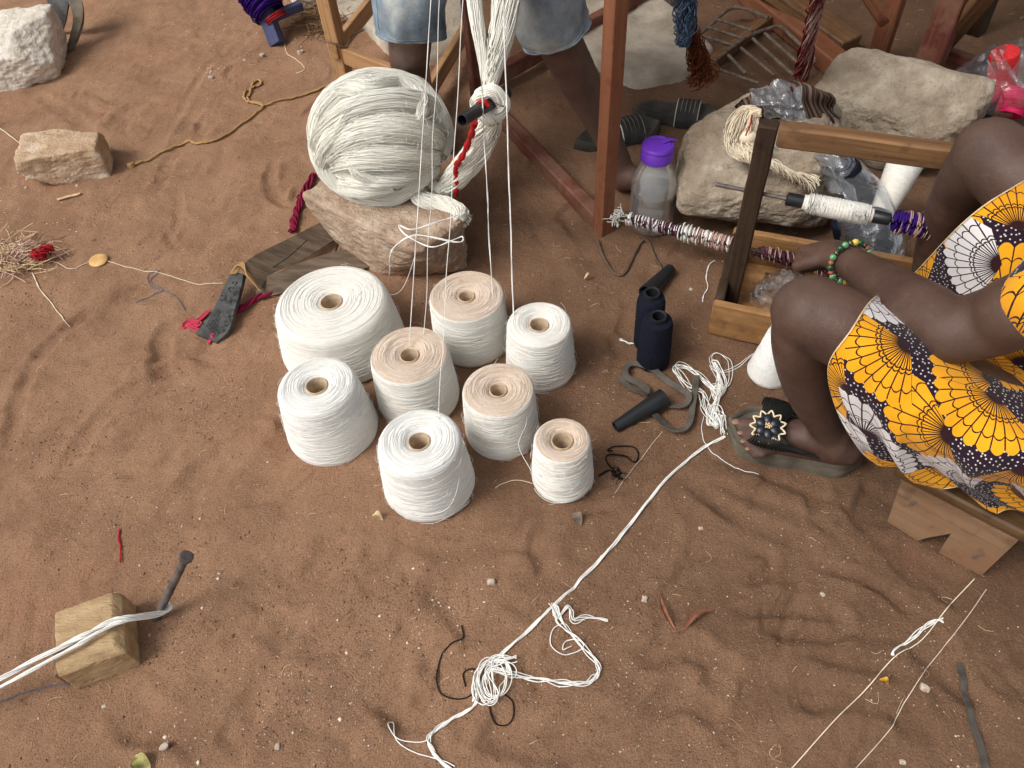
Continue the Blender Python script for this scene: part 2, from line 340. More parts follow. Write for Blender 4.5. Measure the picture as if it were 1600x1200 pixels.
def groove(P, w, d, rim=.6, tread=0):
    """scuff: a hollow along a ground line with sand pushed up beside it (negative d: a ridge)"""
    P = cat(np.asarray(P, float)[:, :2], max(6, 5*len(P)))
    m = 4*w; i0, i1 = np.searchsorted(gx, [P[:, 0].min()-m, P[:, 0].max()+m]); j0, j1 = np.searchsorted(gy, [P[:, 1].min()-m, P[:, 1].max()+m])
    if i1 <= i0 or j1 <= j0: return
    x, y = X[i0:i1, j0:j1], Y[i0:i1, j0:j1]; best = np.full(x.shape, 9.); at = np.zeros(x.shape); L = 0
    for a, b in zip(P[:-1], P[1:]):
        e = b-a; l = np.linalg.norm(e)+1e-9; tt = np.clip(((x-a[0])*e[0]+(y-a[1])*e[1])/l**2, 0, 1)
        dd = np.hypot(x-a[0]-tt*e[0], y-a[1]-tt*e[1]); s = dd < best; best = np.where(s, dd, best); at = np.where(s, L+tt*l, at); L += l
    best = best*(1+.22*EDGE[i0:i1, j0:j1]); fade = BRK[i0:i1, j0:j1]*np.clip(np.minimum(at, L-at)/(.2*L+1e-6), .15, 1); u = best/w
    HT[i0:i1, j0:j1] += fade*(-d*np.exp(-u**4)+rim*d*np.where(u < 1.25, np.exp(-((u-1.25)/.28)**2), np.exp(-((u-1.25)/.6)**2)))
    if tread: HT[i0:i1, j0:j1] += tread*np.sin(at*2*PI/.018)*np.exp(-u**4)
def gp(*pts): return [G(*p) for p in pts]
for P, w, d in [
    ([(10, 760), (22, 660), (60, 560), (130, 500), (200, 480)], .016, .010), ([(90, 760), (170, 640), (260, 580), (330, 540)], .02, .007),
    ([(180, 500), (190, 470), (235, 455), (300, 470)], .03, .009), ([(250, 600), (262, 520), (330, 490)], .022, .010), ([(300, 540), (350, 560), (400, 530)], .03, .012),
    ([(40, 650), (150, 590), (300, 560), (420, 545)], .018, -.006), ([(150, 700), (250, 640), (330, 620)], .02, -.006), ([(230, 330), (290, 200), (330, 140)], .02, .006),
    ([(270, 190), (320, 110), (350, 80)], .012, .006), ([(330, 330), (420, 280), (470, 250)], .03, -.007), ([(230, 440), (330, 360), (430, 300)], .03, -.008),
    ([(120, 150), (180, 170), (240, 150), (300, 160)], .018, -.006), ([(60, 150), (120, 190), (160, 240)], .02, .006), ([(280, 290), (275, 350), (250, 390)], .012, .005),
    ([(430, 250), (425, 300), (455, 320), (470, 290)], .016, .008), ([(160, 1080), (230, 1130), (320, 1150), (350, 1190)], .03, .011), ([(350, 1190), (390, 1120), (420, 1060)], .025, .010),
    ([(620, 990), (600, 1060), (640, 1110), (700, 1110)], .03, .010), ([(700, 910), (760, 880), (840, 880)], .02, -.007), ([(790, 960), (850, 920), (880, 880)], .03, .009),
    ([(640, 940), (690, 1000), (720, 1040)], .025, -.007), ([(980, 1040), (1060, 1010), (1120, 1040), (1110, 1110)], .02, .009), ([(1000, 1130), (1060, 1090), (1110, 1110), (1140, 1150)], .018, .009),
    ([(1145, 1160), (1160, 1100), (1180, 1060)], .012, .008), ([(1130, 955), (1240, 945), (1310, 965), (1300, 990), (1200, 995)], .014, .009), ([(1210, 1085), (1330, 1090), (1420, 1110)], .022, .007),
    ([(1300, 1010), (1400, 1030), (1450, 1070)], .018, -.007), ([(1240, 1040), (1340, 1060), (1440, 1080)], .014, -.006), ([(1380, 1090), (1440, 1140), (1470, 1170)], .02, .008),
    ([(1520, 1040), (1570, 1090), (1600, 1130)], .02, -.007), ([(1530, 990), (1560, 1060), (1600, 1080)], .02, .006), ([(1280, 880), (1380, 920), (1440, 970)], .012, .007),
    ([(1080, 720), (1180, 760), (1290, 800), (1370, 870)], .018, -.008), ([(1060, 740), (1140, 800), (1260, 850)], .018, .008), ([(1270, 760), (1290, 810), (1340, 830)], .02, .009),
    ([(1150, 880), (1170, 860), (1200, 865), (1205, 890), (1170, 905), (1150, 890)], .012, .010), ([(1370, 830), (1360, 800), (1385, 760)], .03, .012), ([(1390, 860), (1460, 900), (1520, 930)], .03, .011),
    ([(890, 760), (960, 760), (1030, 720), (1100, 700)], .025, .008), ([(900, 830), (980, 800), (1050, 740)], .018, -.006), ([(870, 810), (840, 850), (860, 900)], .02, .007),
    ([(960, 690), (1000, 640), (1050, 600)], .02, -.005), ([(870, 350), (900, 320), (930, 350)], .014, .006), ([(840, 320), (900, 420), (930, 500)], .03, -.006),
    ([(540, 830), (500, 900), (420, 930)], .03, .008), ([(450, 800), (360, 830), (300, 900)], .03, -.007), ([(380, 700), (300, 760), (260, 840)], .03, .007), ([(400, 960), (480, 1000), (560, 1000)], .025, .008),
    ([(480, 1080), (560, 1120), (600, 1180)], .03, -.008), ([(740, 1130), (850, 1160), (940, 1140)], .03, .008), ([(1240, 120), (1290, 60), (1400, 40)], .03, .008), ([(1500, 60), (1560, 110)], .03, .008)]:
    groove(gp(*P), w*1.1, d*1.1, .45)
for a, b, w in [((175, 205), (215, 165), .035), ((330, 110), (400, 60), .036), ((60, 880), (130, 800), .036), ((1150, 1090), (1300, 1075), .034), ((1180, 965), (1290, 975), .03), ((480, 640), (400, 760), .034), ((820, 1080), (900, 1010), .034), ((260, 250), (330, 190), .036), ((1000, 470), (960, 560), .03), ((560, 930), (650, 880), .034), ((1440, 1000), (1560, 1100), .034), ((330, 1000), (420, 900), .036)]:
    groove([G(*a), (G(*a)+G(*b))/2, G(*b)], w, .007, .5, .0015)
g = np.random.default_rng(5)
for _ in range(520):
    c = A(g.uniform(-1.6, 1.5), g.uniform(.2, 3.1)); a = g.normal(.7, .6); l = g.uniform(.04, .2); k = g.normal(0, 1.2)
    t_ = np.linspace(-.5, .5, 5); P = c+np.stack([l*t_*math.cos(a)-k*(t_*l)**2*4*math.sin(a), l*t_*math.sin(a)+k*(t_*l)**2*4*math.cos(a)], -1)
    groove(P, g.uniform(.003, .013), g.choice([1, 1, -1])*g.uniform(.0015, .0045), .6)
rr_ = np.maximum(np.hypot(X, Y-1.5)-3.2, 0); HT += .02*np.minimum(rr_, 6)*fbm(q*.35, 3, 77)*.5
def gz(x, y):
    i = np.clip(np.searchsorted(gx, x)-1, 0, len(gx)-2); j = np.clip(np.searchsorted(gy, y)-1, 0, len(gy)-2)
    u = (x-gx[i])/(gx[i+1]-gx[i]); v = (y-gy[j])/(gy[j+1]-gy[j])
    return (1-u)*(1-v)*HT[i, j]+u*(1-v)*HT[i+1, j]+(1-u)*v*HT[i, j+1]+u*v*HT[i+1, j+1]
SOIL = soil_material()
ground = MB().add(np.stack([X, Y, HT], -1), grid_faces(len(gx), len(gy))).build('ground', SOIL, smooth=180, origin=(0, 0, 0)); kind(ground, 'structure')
def on(P, up=0.):
    P = np.array(P, float); P[..., 2] = gz(P[..., 0], P[..., 1])+up; return P
# loose grit and straw on the sand (uncountable)
D1, F1 = ICO[1]
def scatter(n, rmin, rmax, pick, seed, squash=.6):
    D1 = A([1, 0, 0], [-1, 0, 0], [0, 1, 0], [0, -1, 0], [0, 0, 1], [0, 0, -1]); F1 = np.array([[0, 2, 4], [2, 1, 4], [1, 3, 4], [3, 0, 4], [2, 0, 5], [1, 2, 5], [3, 1, 5], [0, 3, 5]])
    g = np.random.default_rng(seed); mb = MB(); c = pick(g, n); n = len(c); r = rmin+(rmax-rmin)*g.uniform(0, 1, n)**4
    sc = g.uniform(.6, 1.3, (n, 3))*A(1, 1, squash); V = D1[None]*(1+.25*g.normal(size=(n, len(D1), 1)).clip(-1, 1))*r[:, None, None]*sc[:, None]
    V[..., :2] += c[:, None]; V[..., 2] += (gz(c[:, 0], c[:, 1])+r*.25)[:, None]
    mb.add(V.reshape(-1, 3), (F1[None]+(np.arange(n)*len(D1))[:, None, None]).reshape(-1, 3)); return mb
def everywhere(g, n): return np.stack([g.uniform(-1.9, 1.9, n), g.uniform(.2, 3.2, n)**1.0], -1)
def patches(*ps):
    def f(g, n):
        k = g.integers(0, len(ps), n); c = np.array([G(p[0], p[1])[:2] for p in ps])[k]; s = np.array([p[2] for p in ps])[k]; return c+g.normal(size=(n, 2))*s[:, None]
    return f
PALE = mat('pale_grit', srgb(214, 190, 165), srgb(236, 222, 204), 300, .9, 0)
BROWNG = mat('brown_grit', srgb(104, 76, 58), srgb(160, 120, 94), 300, .9, 0)
o = scatter(8000, .0004, .0020, everywhere, 1).build('pale_grit', PALE, smooth=0, origin=(0, 0, 0)); kind(tag(o, 'pale specks of grit scattered over the brown sand', 'grit'), 'stuff')
o = scatter(11000, .0006, .0030, everywhere, 2).build('soil_crumbs', BROWNG, smooth=0, origin=(0, 0, 0)); kind(tag(o, 'brown crumbs of soil scattered over the sand', 'soil'), 'stuff')
o = scatter(5000, .0006, .0030, patches(*[(x, y, .05+.05*((x*7+y*3) % 5)/4) for x, y in ((240, 590), (330, 640), (80, 690), (150, 800), (300, 860), (470, 900), (560, 960), (640, 930), (700, 1000), (300, 1000), (520, 1060), (880, 960), (960, 900), (1010, 980), (1250, 880), (1400, 1000), (1000, 760), (930, 640), (360, 420), (150, 340), (60, 480), (420, 1130), (860, 1120), (1150, 1150))]), 8).build('coarse_grit', BROWNG, smooth=0, origin=(0, 0, 0)); kind(tag(o, 'drifts of coarse dark grit on the sand', 'grit'), 'stuff')
o = scatter(6000, .0004, .0016, patches(*[(x, y, .05+.06*((x*5+y*3) % 7)/6) for x, y in ((240, 590), (330, 640), (80, 690), (150, 800), (300, 860), (470, 1000), (520, 1080), (640, 930), (430, 1060), (300, 1000), (560, 1130), (880, 960), (960, 880), (1020, 980), (1250, 800), (1400, 1000), (1000, 1080), (930, 620), (360, 420), (150, 340), (60, 440), (420, 1130), (860, 1120), (1150, 1150), (1500, 1080), (1300, 950), (700, 860))]), 18).build('pale_grit_drift', PALE, smooth=0, origin=(0, 0, 0)); kind(tag(o, 'drifts of fine pale grit on the sand', 'grit'), 'stuff')
o = scatter(700, .0006, .0040, patches((270, 1160, .03), (340, 60, .10), (440, 45, .10), (330, 110, .02), (500, 60, .14), (640, 60, .18), (60, 330, .1), (690, 960, .05), (480, 1080, .08), (20, 300, .06), (240, 870, .12)), 3).build('lime_crumbs', PALE, smooth=0, origin=(0, 0, 0))
kind(tag(o, 'white lime crumbs in patches on the sand', 'grit'), 'stuff')
g = np.random.default_rng(11); n = 700; c = everywhere(g, n); a = g.uniform(0, PI, n); l = g.uniform(.003, .013, n); tt = np.linspace(-1, 1, 5)
k = g.normal(0, .6, n); P = np.stack([c[:, :1]+(l*np.cos(a))[:, None]*tt-(k*l*np.sin(a))[:, None]*tt**2, c[:, 1:]+(l*np.sin(a))[:, None]*tt+(k*l*np.cos(a))[:, None]*tt**2], -1)
P = np.concatenate([P, (gz(P[..., 0], P[..., 1])+.001)[..., None]], -1)
STRAW = mat('dry_straw', srgb(190, 160, 115), srgb(225, 200, 160), 80, .85, 0)
o = strands(MB(), P, .0006, 3).build('straw_litter', STRAW, smooth=180, origin=(0, 0, 0)); kind(tag(o, 'short bits of straw and lint strewn on the sand', 'litter'), 'stuff')
PEB = mat('pebble_stone', srgb(150, 130, 112), srgb(215, 200, 182), 90, .85, .4, 200)
for i, (px, py, r, lab) in enumerate([(768, 913, .011, 'small round brown pebble above the white cord'), (1007, 937, .009, 'grey pebble left of the dry curled leaf'), (1443, 1077, .011, 'pale pebble near the right hand loose thread'),
        (256, 1168, .011, 'white pebble at the bottom left of the sand'), (1285, 929, .007, 'white chip on the sand above the shoe print'), (162, 1103, .006, 'tiny white pebble below the wooden block'), (436, 1168, .008, 'white pebble at the lower edge left of the cord'),
        (331, 123, .013, 'white lime lump on the sand left of the ochre rope'), (410, 88, .012, 'white lime lump below the blue wooden prop'), (383, 95, .010, 'left one of the lime lumps under the blue wooden prop'), (470, 82, .016, 'greyish lump of lime right of the blue wooden prop'), (40, 293, .008, 'pebble below the left stone block'),
        (1411, 1190, .007, 'pebble at the bottom right edge'), (1175, 510, .007, 'small pebble beside the winder box'), (1080, 448, .007, 'pale pebble next to the black tubes'), (152, 411, .006, 'tiny pebble beside the amber disc'), (120, 290, .008, 'pebble under the lower edge of the left stone block'), (1095, 825, .007, 'tan pebble in front of the sandal')]):
    p = on(G(px, py)); tag(rock(MB(), p+A(0, 0, .004), (r*1.35, r*1.1, r*.9), i*1.3, 100+i, 5, 8, .15, sub=2).build('pebble', PEB, smooth=50), lab, 'pebble', 'pebbles on the sand')
# cement apron and rubble behind the loom
CEM = mat('old_cement', srgb(150, 138, 122), srgb(190, 178, 160), 9, .95, .6, 60, c3=srgb(205, 196, 182), bd=.008)
def slab(name, pts, h, seed, m):
    P = np.array([G(x, y)[:2] for x, y in pts]); P = cat(np.vstack([P, P[:1]]), 90)[:-1]; n = len(P); c = P.mean(0)
    P = P+(P-c)*(.03*fbm(np.concatenate([P*6, np.zeros((n, 1))], 1), 3, seed))[:, None]
    rings = []
    for s, z in ((1.03, -.03), (1.0, h*.6), (.975, h*.95), (.93, h), (.7, h*1.05), (.4, h*1.1), (.08, h)):
        q = c+(P-c)*s; zz = z+(.010*fbm(np.concatenate([q*7, np.zeros((n, 1))], 1), 4, seed) if z > 0 else 0); rings.append(np.concatenate([q, np.broadcast_to(np.reshape(zz, (-1, 1)), (n, 1))], 1))
    V = np.array(rings); return MB().add(V.reshape(-1, 3), grid_faces(len(rings), n, cv=True), ((len(rings)-1)*n+np.arange(n))[None]).build(name, m, smooth=60)
kind(slab('cement_floor', [(975, 60), (1040, 12), (1110, -40), (1290, -140), (1200, -200), (960, -120), (820, -60), (800, 30), (850, 70), (905, 85), (950, 120), (1000, 140), (1075, 120), (1110, 85)], .035, 3, CEM), 'structure')
kind(slab('cement_strip', [(600, 75), (640, 105), (720, 80), (730, 20), (720, -80), (560, -90), (480, -60), (500, 15), (560, 40)], .03, 5, CEM), 'structure')
# unseen roof and back wall, added above and behind to shade the upper right
TIN = mat('weathered_tin', srgb(105, 98, 90), srgb(140, 128, 115), 4, .6, .3, 60)
xr = np.linspace(-.5, 5.2, 240); yr = np.linspace(2.05, 6.2, 8); XR, YR = np.meshgrid(xr, yr, indexing='ij')
ZR = 2.3+(XR+.5)*.06+.012*np.sin(XR*2*PI/.076)
Vr = np.stack([XR, YR, ZR], -1); fr_ = grid_faces(*XR.shape)
kind(MB().add(np.concatenate([Vr.reshape(-1, 3), Vr.reshape(-1, 3)+A(0, 0, .003)]), fr_[:, ::-1], fr_+XR.size).build('added_shade_roof', TIN, smooth=180), 'structure')
kind(beam(MB(), (-.5, 6.1, 1.2), (5.2, 6.1, 1.2), .15, 2.6, bev=.01).build('added_shade_wall', mat('mud_wall', srgb(120, 92, 72), srgb(150, 118, 92), 5, .95, .6, 40)), 'structure')
# ---------------------------------------------------------------- STONES
def stone_mat(name, a, b, c, dirt, ds=(.5, .72)):
    t = NT(name); v = t.coord('Object'); n = t.noise(v, 14, 8, .66); col = t.ramp(n, [(.3, a), (.5, b), (.72, c)])
    col = t.mix(t.ramp(t.noise(v, 5.5, 6, .62, .4), [(ds[0], (0, 0, 0)), (ds[1], (.9, .9, .9))]), col, dirt)
    col = t.mix(t.ramp(t.vor(v, 95), [(.05, (.6, .6, .6)), (.22, (0, 0, 0))]), col, tuple(x*.5 for x in a))
    bb = t.bump(t.noise(v, 160, 5, .7), .5, .004); bb = t.bump(t.noise(v, 34, 6, .65), .9, .014, bb); t.pbr(col, .92, bb, .15); return t.m
LIME = stone_mat('whitewashed_stone', srgb(200, 188, 170), srgb(226, 216, 200), srgb(240, 234, 222), srgb(172, 140, 112), (.62, .8))
TAN = stone_mat('sandy_stone', srgb(168, 138, 108), srgb(200, 172, 142), srgb(232, 216, 196), srgb(156, 118, 90))
BROWN = stone_mat('brown_stone', srgb(150, 128, 108), srgb(178, 154, 132), srgb(208, 190, 170), srgb(146, 114, 92))
GREY = stone_mat('grey_boulder', srgb(130, 116, 99), srgb(160, 145, 126), srgb(192, 180, 162), srgb(122, 97, 76), (.5, .74))
c = G(38, 112); tag(rock(MB(), c, (.29, .26, .16), .15, 4, 9, 34, .05, sub=5, planes=[((.7, -.5, .5), .95), ((0, -.8, .6), .98)]).build('stone', LIME, smooth=60), 'whitewashed angular stone in the upper left corner', 'stone')
c = G(116, 264); tag(rock(MB(), c, (.225, .15, .10), .16, 8, 6, 30, .04, sub=5).build('stone_block', TAN, smooth=60), 'rough tan stone block lying on sand at the left', 'stone')
c = G(622, 385); tag(rock(MB(), c, (.40, .21, .155), -.72, 12, 7, 22, .032).build('stone_block', BROWN, smooth=60), 'long tan stone block under the big white yarn heap', 'stone')
c = G(1182, 318); tag(rock(MB(), c, (.42, .34, .25), -.25, 21, 12, 20, .045, planes=[((-.2, -.75, .65), .92), ((.7, -.6, .1), .9), ((.9, 0, .5), .95)]).build('boulder', GREY, smooth=60), 'grey boulder behind the wooden winder, cream hank on it', 'stone')
c = G(1378, 226); tag(rock(MB(), c, (.40, .24, .24), -.72, 33, 10, 18, .05, sub=5, planes=[((0, -.7, .7), .9), ((0, .6, .8), .9)]).build('boulder', GREY, smooth=60), 'long brownish boulder behind the top rail of the winder', 'stone')
# ---------------------------------------------------------------- YARN CONES
def yarn_mat(name, a, b, c, rings=1300, bump=.6, dirt=None):
    t = NT(name); uv = t.coord('UV'); sp = t.n('ShaderNodeSeparateXYZ'); t.put(sp.inputs[0], uv); L, ang = sp.outputs[0], t.math('MULTIPLY', sp.outputs[1], 2*PI)
    def cyl(k, fr):
        cb = t.n('ShaderNodeCombineXYZ'); t.put(cb.inputs[0], t.math('MULTIPLY', t.math('COSINE', ang), k)); t.put(cb.inputs[1], t.math('MULTIPLY', t.math('SINE', ang), k)); t.put(cb.inputs[2], t.math('MULTIPLY', L, fr)); return cb.outputs[0]
    n1 = t.noise(cyl(2.2, rings), 1, 3, .6); n2 = t.noise(cyl(7, rings*.45), 1, 4, .6); n3 = t.noise(cyl(1.2, 26), 1, 4)
    col = t.ramp(n2, [(.3, a), (.5, b), (.7, c)])
    col = t.mix(t.ramp(n1, [(.3, (.5, .5, .5)), (.5, (0, 0, 0))]), col, tuple(x*.74 for x in a))
    if dirt: col = t.mix(t.ramp(n3, [(.38, (0, 0, 0)), (.68, (.55, .55, .55))]), col, dirt)
    bb = t.bump(t.math('ADD', n1, t.math('MULTIPLY', n2, .8)), bump, .0034); t.pbr(col, .9, bb, .12); return t.m
Y_COOL = yarn_mat('white_yarn', srgb(228, 228, 224), srgb(243, 243, 239), srgb(250, 250, 247), dirt=srgb(236, 232, 222))
Y_WARM = yarn_mat('cream_yarn', srgb(226, 222, 212), srgb(242, 239, 230), srgb(249, 247, 240), dirt=srgb(236, 226, 210))
Y_TAN = yarn_mat('dusty_yarn_top', srgb(204, 182, 160), srgb(226, 208, 190), srgb(238, 224, 210), dirt=srgb(206, 180, 152))
Y_NAVY = yarn_mat('navy_yarn', srgb(15, 16, 24), srgb(24, 26, 38), srgb(40, 43, 58), bump=.5)
CARD = mat('cardboard_tube', srgb(176, 152, 124), srgb(206, 186, 160), 60, .85, .3, 200)
T_WHITE = thread_mat('white_thread', srgb(246, 243, 234), .07); T_TAN = thread_mat('dusty_thread', srgb(224, 206, 188), .15); T_CREAM = thread_mat('cream_thread', srgb(238, 222, 196), .12)
def ray_height(px, py, base):
    """height above base where the sight line through this place passes the vertical through base"""
    best = min(np.linspace(.02, .5, 400), key=lambda h: abs(py-proj(base+A(0, 0, h))[1])); return best
def proj(p): v = np.asarray(p)-Cv; d = v@Fv; return 800+FPX*(v@Rv)/d, 600-FPX*(v@Uv)/d
def fuzz(base, normal, tang, seed, l=.012, r=.00033):
    """short stray fibres standing off a yarn surface"""
    g = np.random.default_rng(seed); n = len(base); t = np.linspace(0, 1, 9)[None, :, None]; L = (l*g.uniform(.4, 1.6, n))[:, None, None]; h = (l*g.uniform(.1, .5, n))[:, None, None]; b2 = np.cross(normal, tang)*g.normal(0, .5, n)[:, None]
    return strands(MB(), base[:, None]+tang[:, None]*L*t+b2[:, None]*L*t**2+normal[:, None]*(h*np.sin(t*PI*.8)+.0005), r)
def yarn_cone(label, base, bw, top, tw, hole=15, side=None, topm=None, rnd=.012, seed=0, group=None, thr=None, thrt=None, name='yarn_cone', cat_='yarn cone', coreh=-.001):
    b = G(*base); m = mpp(b); R0 = bw*m; h = ray_height(*top, b); tp = b+A(0, 0, h); R1 = tw*mpp(tp); rh = hole*mpp(tp)
    b[2] = gz(b[0], b[1])-.003; t = thing(name, label, cat_, b, group); g = np.random.default_rng(seed)
    a = np.linspace(0, PI/2, 8); sl = R0-R1
    ztop = lambda r: h-.006*np.clip((rh*1.9-r)/(rh*.9), 0, 1)**2+.003*np.sin((r-rh)/(R1-rh)*PI)
    rr = np.linspace(rh*.98, R1-rnd, 16); top_p = np.stack([rr, ztop(rr)], -1)
    arc = np.stack([R1-rnd+rnd*np.sin(a), h-rnd+rnd*np.cos(a)], -1)
    arc[:, 1] += top_p[-1, 1]-arc[0, 1]
    zz = np.linspace(arc[-1, 1], .012, 20)[1:]; f_ = (arc[-1, 1]-zz)/arc[-1, 1]
    sd_ = np.stack([R1+sl*f_+.0008*np.sin(f_*PI), zz], -1); bot = A([R0-.003, .003], [R0-.012, 0], [R0*.5, 0])
    lathe(MB(), np.vstack([arc[3:], sd_, bot]), b, 72, .006, seed).build('wound_side', side, t, smooth=60)
    lathe(MB(), np.vstack([top_p, arc[1:4]]), b, 72, .004, seed).build('wound_top', topm, t, smooth=60)
    mb = MB(); e = .0025; cr = A([rh-e, .01], [rh-e, h+coreh-.002], [rh-e*.6, h+coreh], [rh-e*.2, h+coreh], [rh+.0006, h+coreh-.002], [rh+.0006, h-.012]); lathe(mb, cr, b, 32, .03, seed+3); lathe(mb, A([0.001, .012], [rh-e, .01]), b, 32); mb.build('core_tube', CARD, t, smooth=50)
    # real threads: crossed helical turns on the side, loose rings on top
    n = 46; k = 64; s = np.linspace(0, 1, k)
    z0 = g.uniform(.02, arc[-1, 1]-.004, n); slope = g.choice([-1, 1], n)*g.uniform(.004, .03, n); a0 = g.uniform(0, 2*PI, n)
    z = z0[:, None]+slope[:, None]*(s[None]-.5)*2+.0012*np.sin(s[None]*17+a0[:, None]); z = np.clip(z, .006, arc[-1, 1]-.001); an = a0[:, None]+s[None]*g.uniform(2.5, 6.2, n)[:, None]
    fz = (arc[-1, 1]-z)/arc[-1, 1]; r = R1+sl*fz+.0008*np.sin(fz*PI)+.0005
    mb = MB(); strands(mb, np.stack([b[0]+r*np.cos(an), b[1]+r*np.sin(an), b[2]+z], -1), .00055)
    mb.build('side_thread', thr or T_WHITE, t, smooth=180)
    n = 34; r0 = g.uniform(rh*1.25, R1-rnd*.6, n); a0 = g.uniform(0, 2*PI, n); an = a0[:, None]+s[None]*g.uniform(1.5, 5.5, n)[:, None]
    r = np.clip(r0[:, None]+.004*g.normal(size=(n, 1))*(s[None]-.5)*2+.0012*np.sin(an*3+a0[:, None]), rh*1.1, R1-rnd*.5)
    mb = MB(); strands(mb, np.stack([b[0]+r*np.cos(an), b[1]+r*np.sin(an), b[2]+ztop(r)+.0005], -1), .00055); mb.build('top_thread', thrt or T_WHITE, t, smooth=180)
    n = 110; z = g.uniform(.01, h-.004, n); an = g.uniform(0, 2*PI, n); r = R1+sl*(arc[-1, 1]-np.minimum(z, arc[-1, 1]))/arc[-1, 1]; nn = np.stack([np.cos(an), np.sin(an), 0*an], -1); tg = np.stack([-np.sin(an), np.cos(an), g.normal(0, .4, n)], -1)*g.choice([-1, 1], n)[:, None]
    fuzz(b+np.stack([r*np.cos(an), r*np.sin(an), z], -1), nn, tg, seed+9).build('stray_fibre', thr or T_WHITE, t, smooth=180)
    return t, b, h, R0, R1
gr = 'white yarn cones standing on the sand'
CN = {}
for key, lab, base, bw, top, tw, hole, s_, tm, rd, tt_ in [
    ('A', 'very wide white yarn cone at the back left of the group', (538, 535), 96, (524, 470), 90, 17, Y_WARM, Y_WARM, .022, T_WHITE),
    ('B', 'white yarn cone at the front left, before the widest cone', (522, 672), 71, (499, 600), 62, 17, Y_COOL, Y_COOL, .011, T_WHITE),
    ('C', 'yarn cone with dusty pink top in the middle of the group', (655, 620), 64, (648, 551), 61, 15, Y_WARM, Y_TAN, .005, T_TAN),
    ('D', 'yarn cone with tan top at the back of the group', (738, 530), 58, (736, 457), 58, 13, Y_WARM, Y_TAN, .004, T_TAN),
    ('E', 'white yarn cone at the back right of the group', (845, 572), 54, (836, 502), 50, 15, Y_WARM, Y_WARM, .005, T_WHITE),
    ('F', 'white yarn cone standing frontmost in the group', (672, 757), 71, (662, 687), 66, 17, Y_COOL, Y_COOL, .012, T_WHITE),
    ('G', 'yarn cone with pinkish top, between the back right and smallest cones', (785, 671), 57, (783, 602), 56, 14, Y_WARM, Y_TAN, .005, T_TAN),
    ('H', 'smallest white yarn cone at the right of the group', (879, 747), 48, (877, 685), 44, 17, Y_WARM, Y_TAN, .006, T_TAN)]:
    CN[key] = yarn_cone(lab, base, bw, top, tw, hole, s_, tm, rd, ord(key), gr, T_WHITE, tt_)
# slim cone half hidden behind the woman's shin
b = on(G(1203, 582)); t = thing('yarn_cone', 'slim white yarn cone half hidden behind the dark shin', 'yarn cone', b)
lathe(MB(), A([.008, .155], [.018, .155], [.021, .15], [.046, .02], [.047, .008], [.043, .002], [.02, 0]), b-A(0, 0, .003), 56, .006, 3).build('wound_side', Y_COOL, t, smooth=60)
g = np.random.default_rng(3); n = 44; s = np.linspace(0, 1, 50); z = np.clip(g.uniform(.01, .145, n)[:, None]+g.normal(0, .006, n)[:, None]*(s-.5)*2, .008, .149); an = g.uniform(0, 6.28, n)[:, None]+s*5; r = .0215+.0255*(.15-z)/.14+.0003
strands(MB(), np.stack([b[0]+r*np.cos(an), b[1]+r*np.sin(an), b[2]+z-.003], -1), .0006).build('side_thread', T_WHITE, t, smooth=180)
# the two navy thread cones
BLK = mat('black_plastic', (.010, .011, .013), (.018, .02, .024), 30, .42, .15, 200, spec=.45, c3=(.04, .042, .046))
def navy(label, base, top, rb, rt, lean):
    b = on(G(*base)); h = .138; t = thing('thread_cone', label, 'thread cone', b, 'navy thread cones'); ax = A(lean[0], lean[1], 1.)
    def L(prof, nm, m, seg=40, wob=0):
        mb = MB(); lathe(mb, prof, (0, 0, 0), seg, wob, 5); V = mb.v[0]; V += np.outer(V[:, 2], A(lean[0], lean[1], 0)); V += b; mb.build(nm, m, t, smooth=50)
    L(A([.012, h*.955], [rt*.7, h*.955], [rt, h*.93], [rt+.003, h*.85], [rb, .03], [rb, .008], [rb-.004, 0], [.01, 0]), 'wound_thread', Y_NAVY, 48, .006)
    L(A([.010, h*.6], [.0125, h*1.02], [.0165, h*1.03], [.017, h*1.0], [.0165, h*.9]), 'core_tube', BLK)
navy('navy thread cone with black core, front one of the pair', (1020, 563), (1025, 495), .035, .029, (0, 0)); navy('navy thread cone behind the front navy cone, leaning away', (1012, 536), (1020, 468), .031, .027, (.01, .12))
# hollow black plastic yarn tubes
def hollow_tube(label, p0, p1, r0, r1, group='black plastic yarn tubes', m=None):
    p0, p1 = np.asarray(p0), np.asarray(p1); mb = MB(); t_ = np.linspace(0, 1, 8); P = p0+(p1-p0)*t_[:, None]; r = r0+(r1-r0)*t_
    tube(mb, P, r, 28, False); mb2 = MB(); tube(mb2, P, r-.0022, 28, False); V = mb2.v[0]; o = mb.n; mb.add(V, grid_faces(8, 28, cv=True)[:, ::-1])
    i = np.arange(28); j = (i+1) % 28; mb.f.append(np.stack([i, i+o, j+o, j], -1)); mb.uv.append(np.zeros((28, 4, 2))); k = 7*28
    mb.f.append(np.stack([k+i, k+j, k+j+o, k+i+o], -1)); mb.uv.append(np.zeros((28, 4, 2)))
    return tag(mb.build('yarn_tube', m or BLK, smooth=40), label, 'tube', group)
hollow_tube('black plastic tube lying behind the navy cones', on(G(1010, 466), .021), on(G(1047, 423), .014), .0215, .014)
hollow_tube('black plastic tube lying on the sand by the rubber strip', on(G(961, 670), .012), on(G(1036, 630), .021), .0115, .0205)
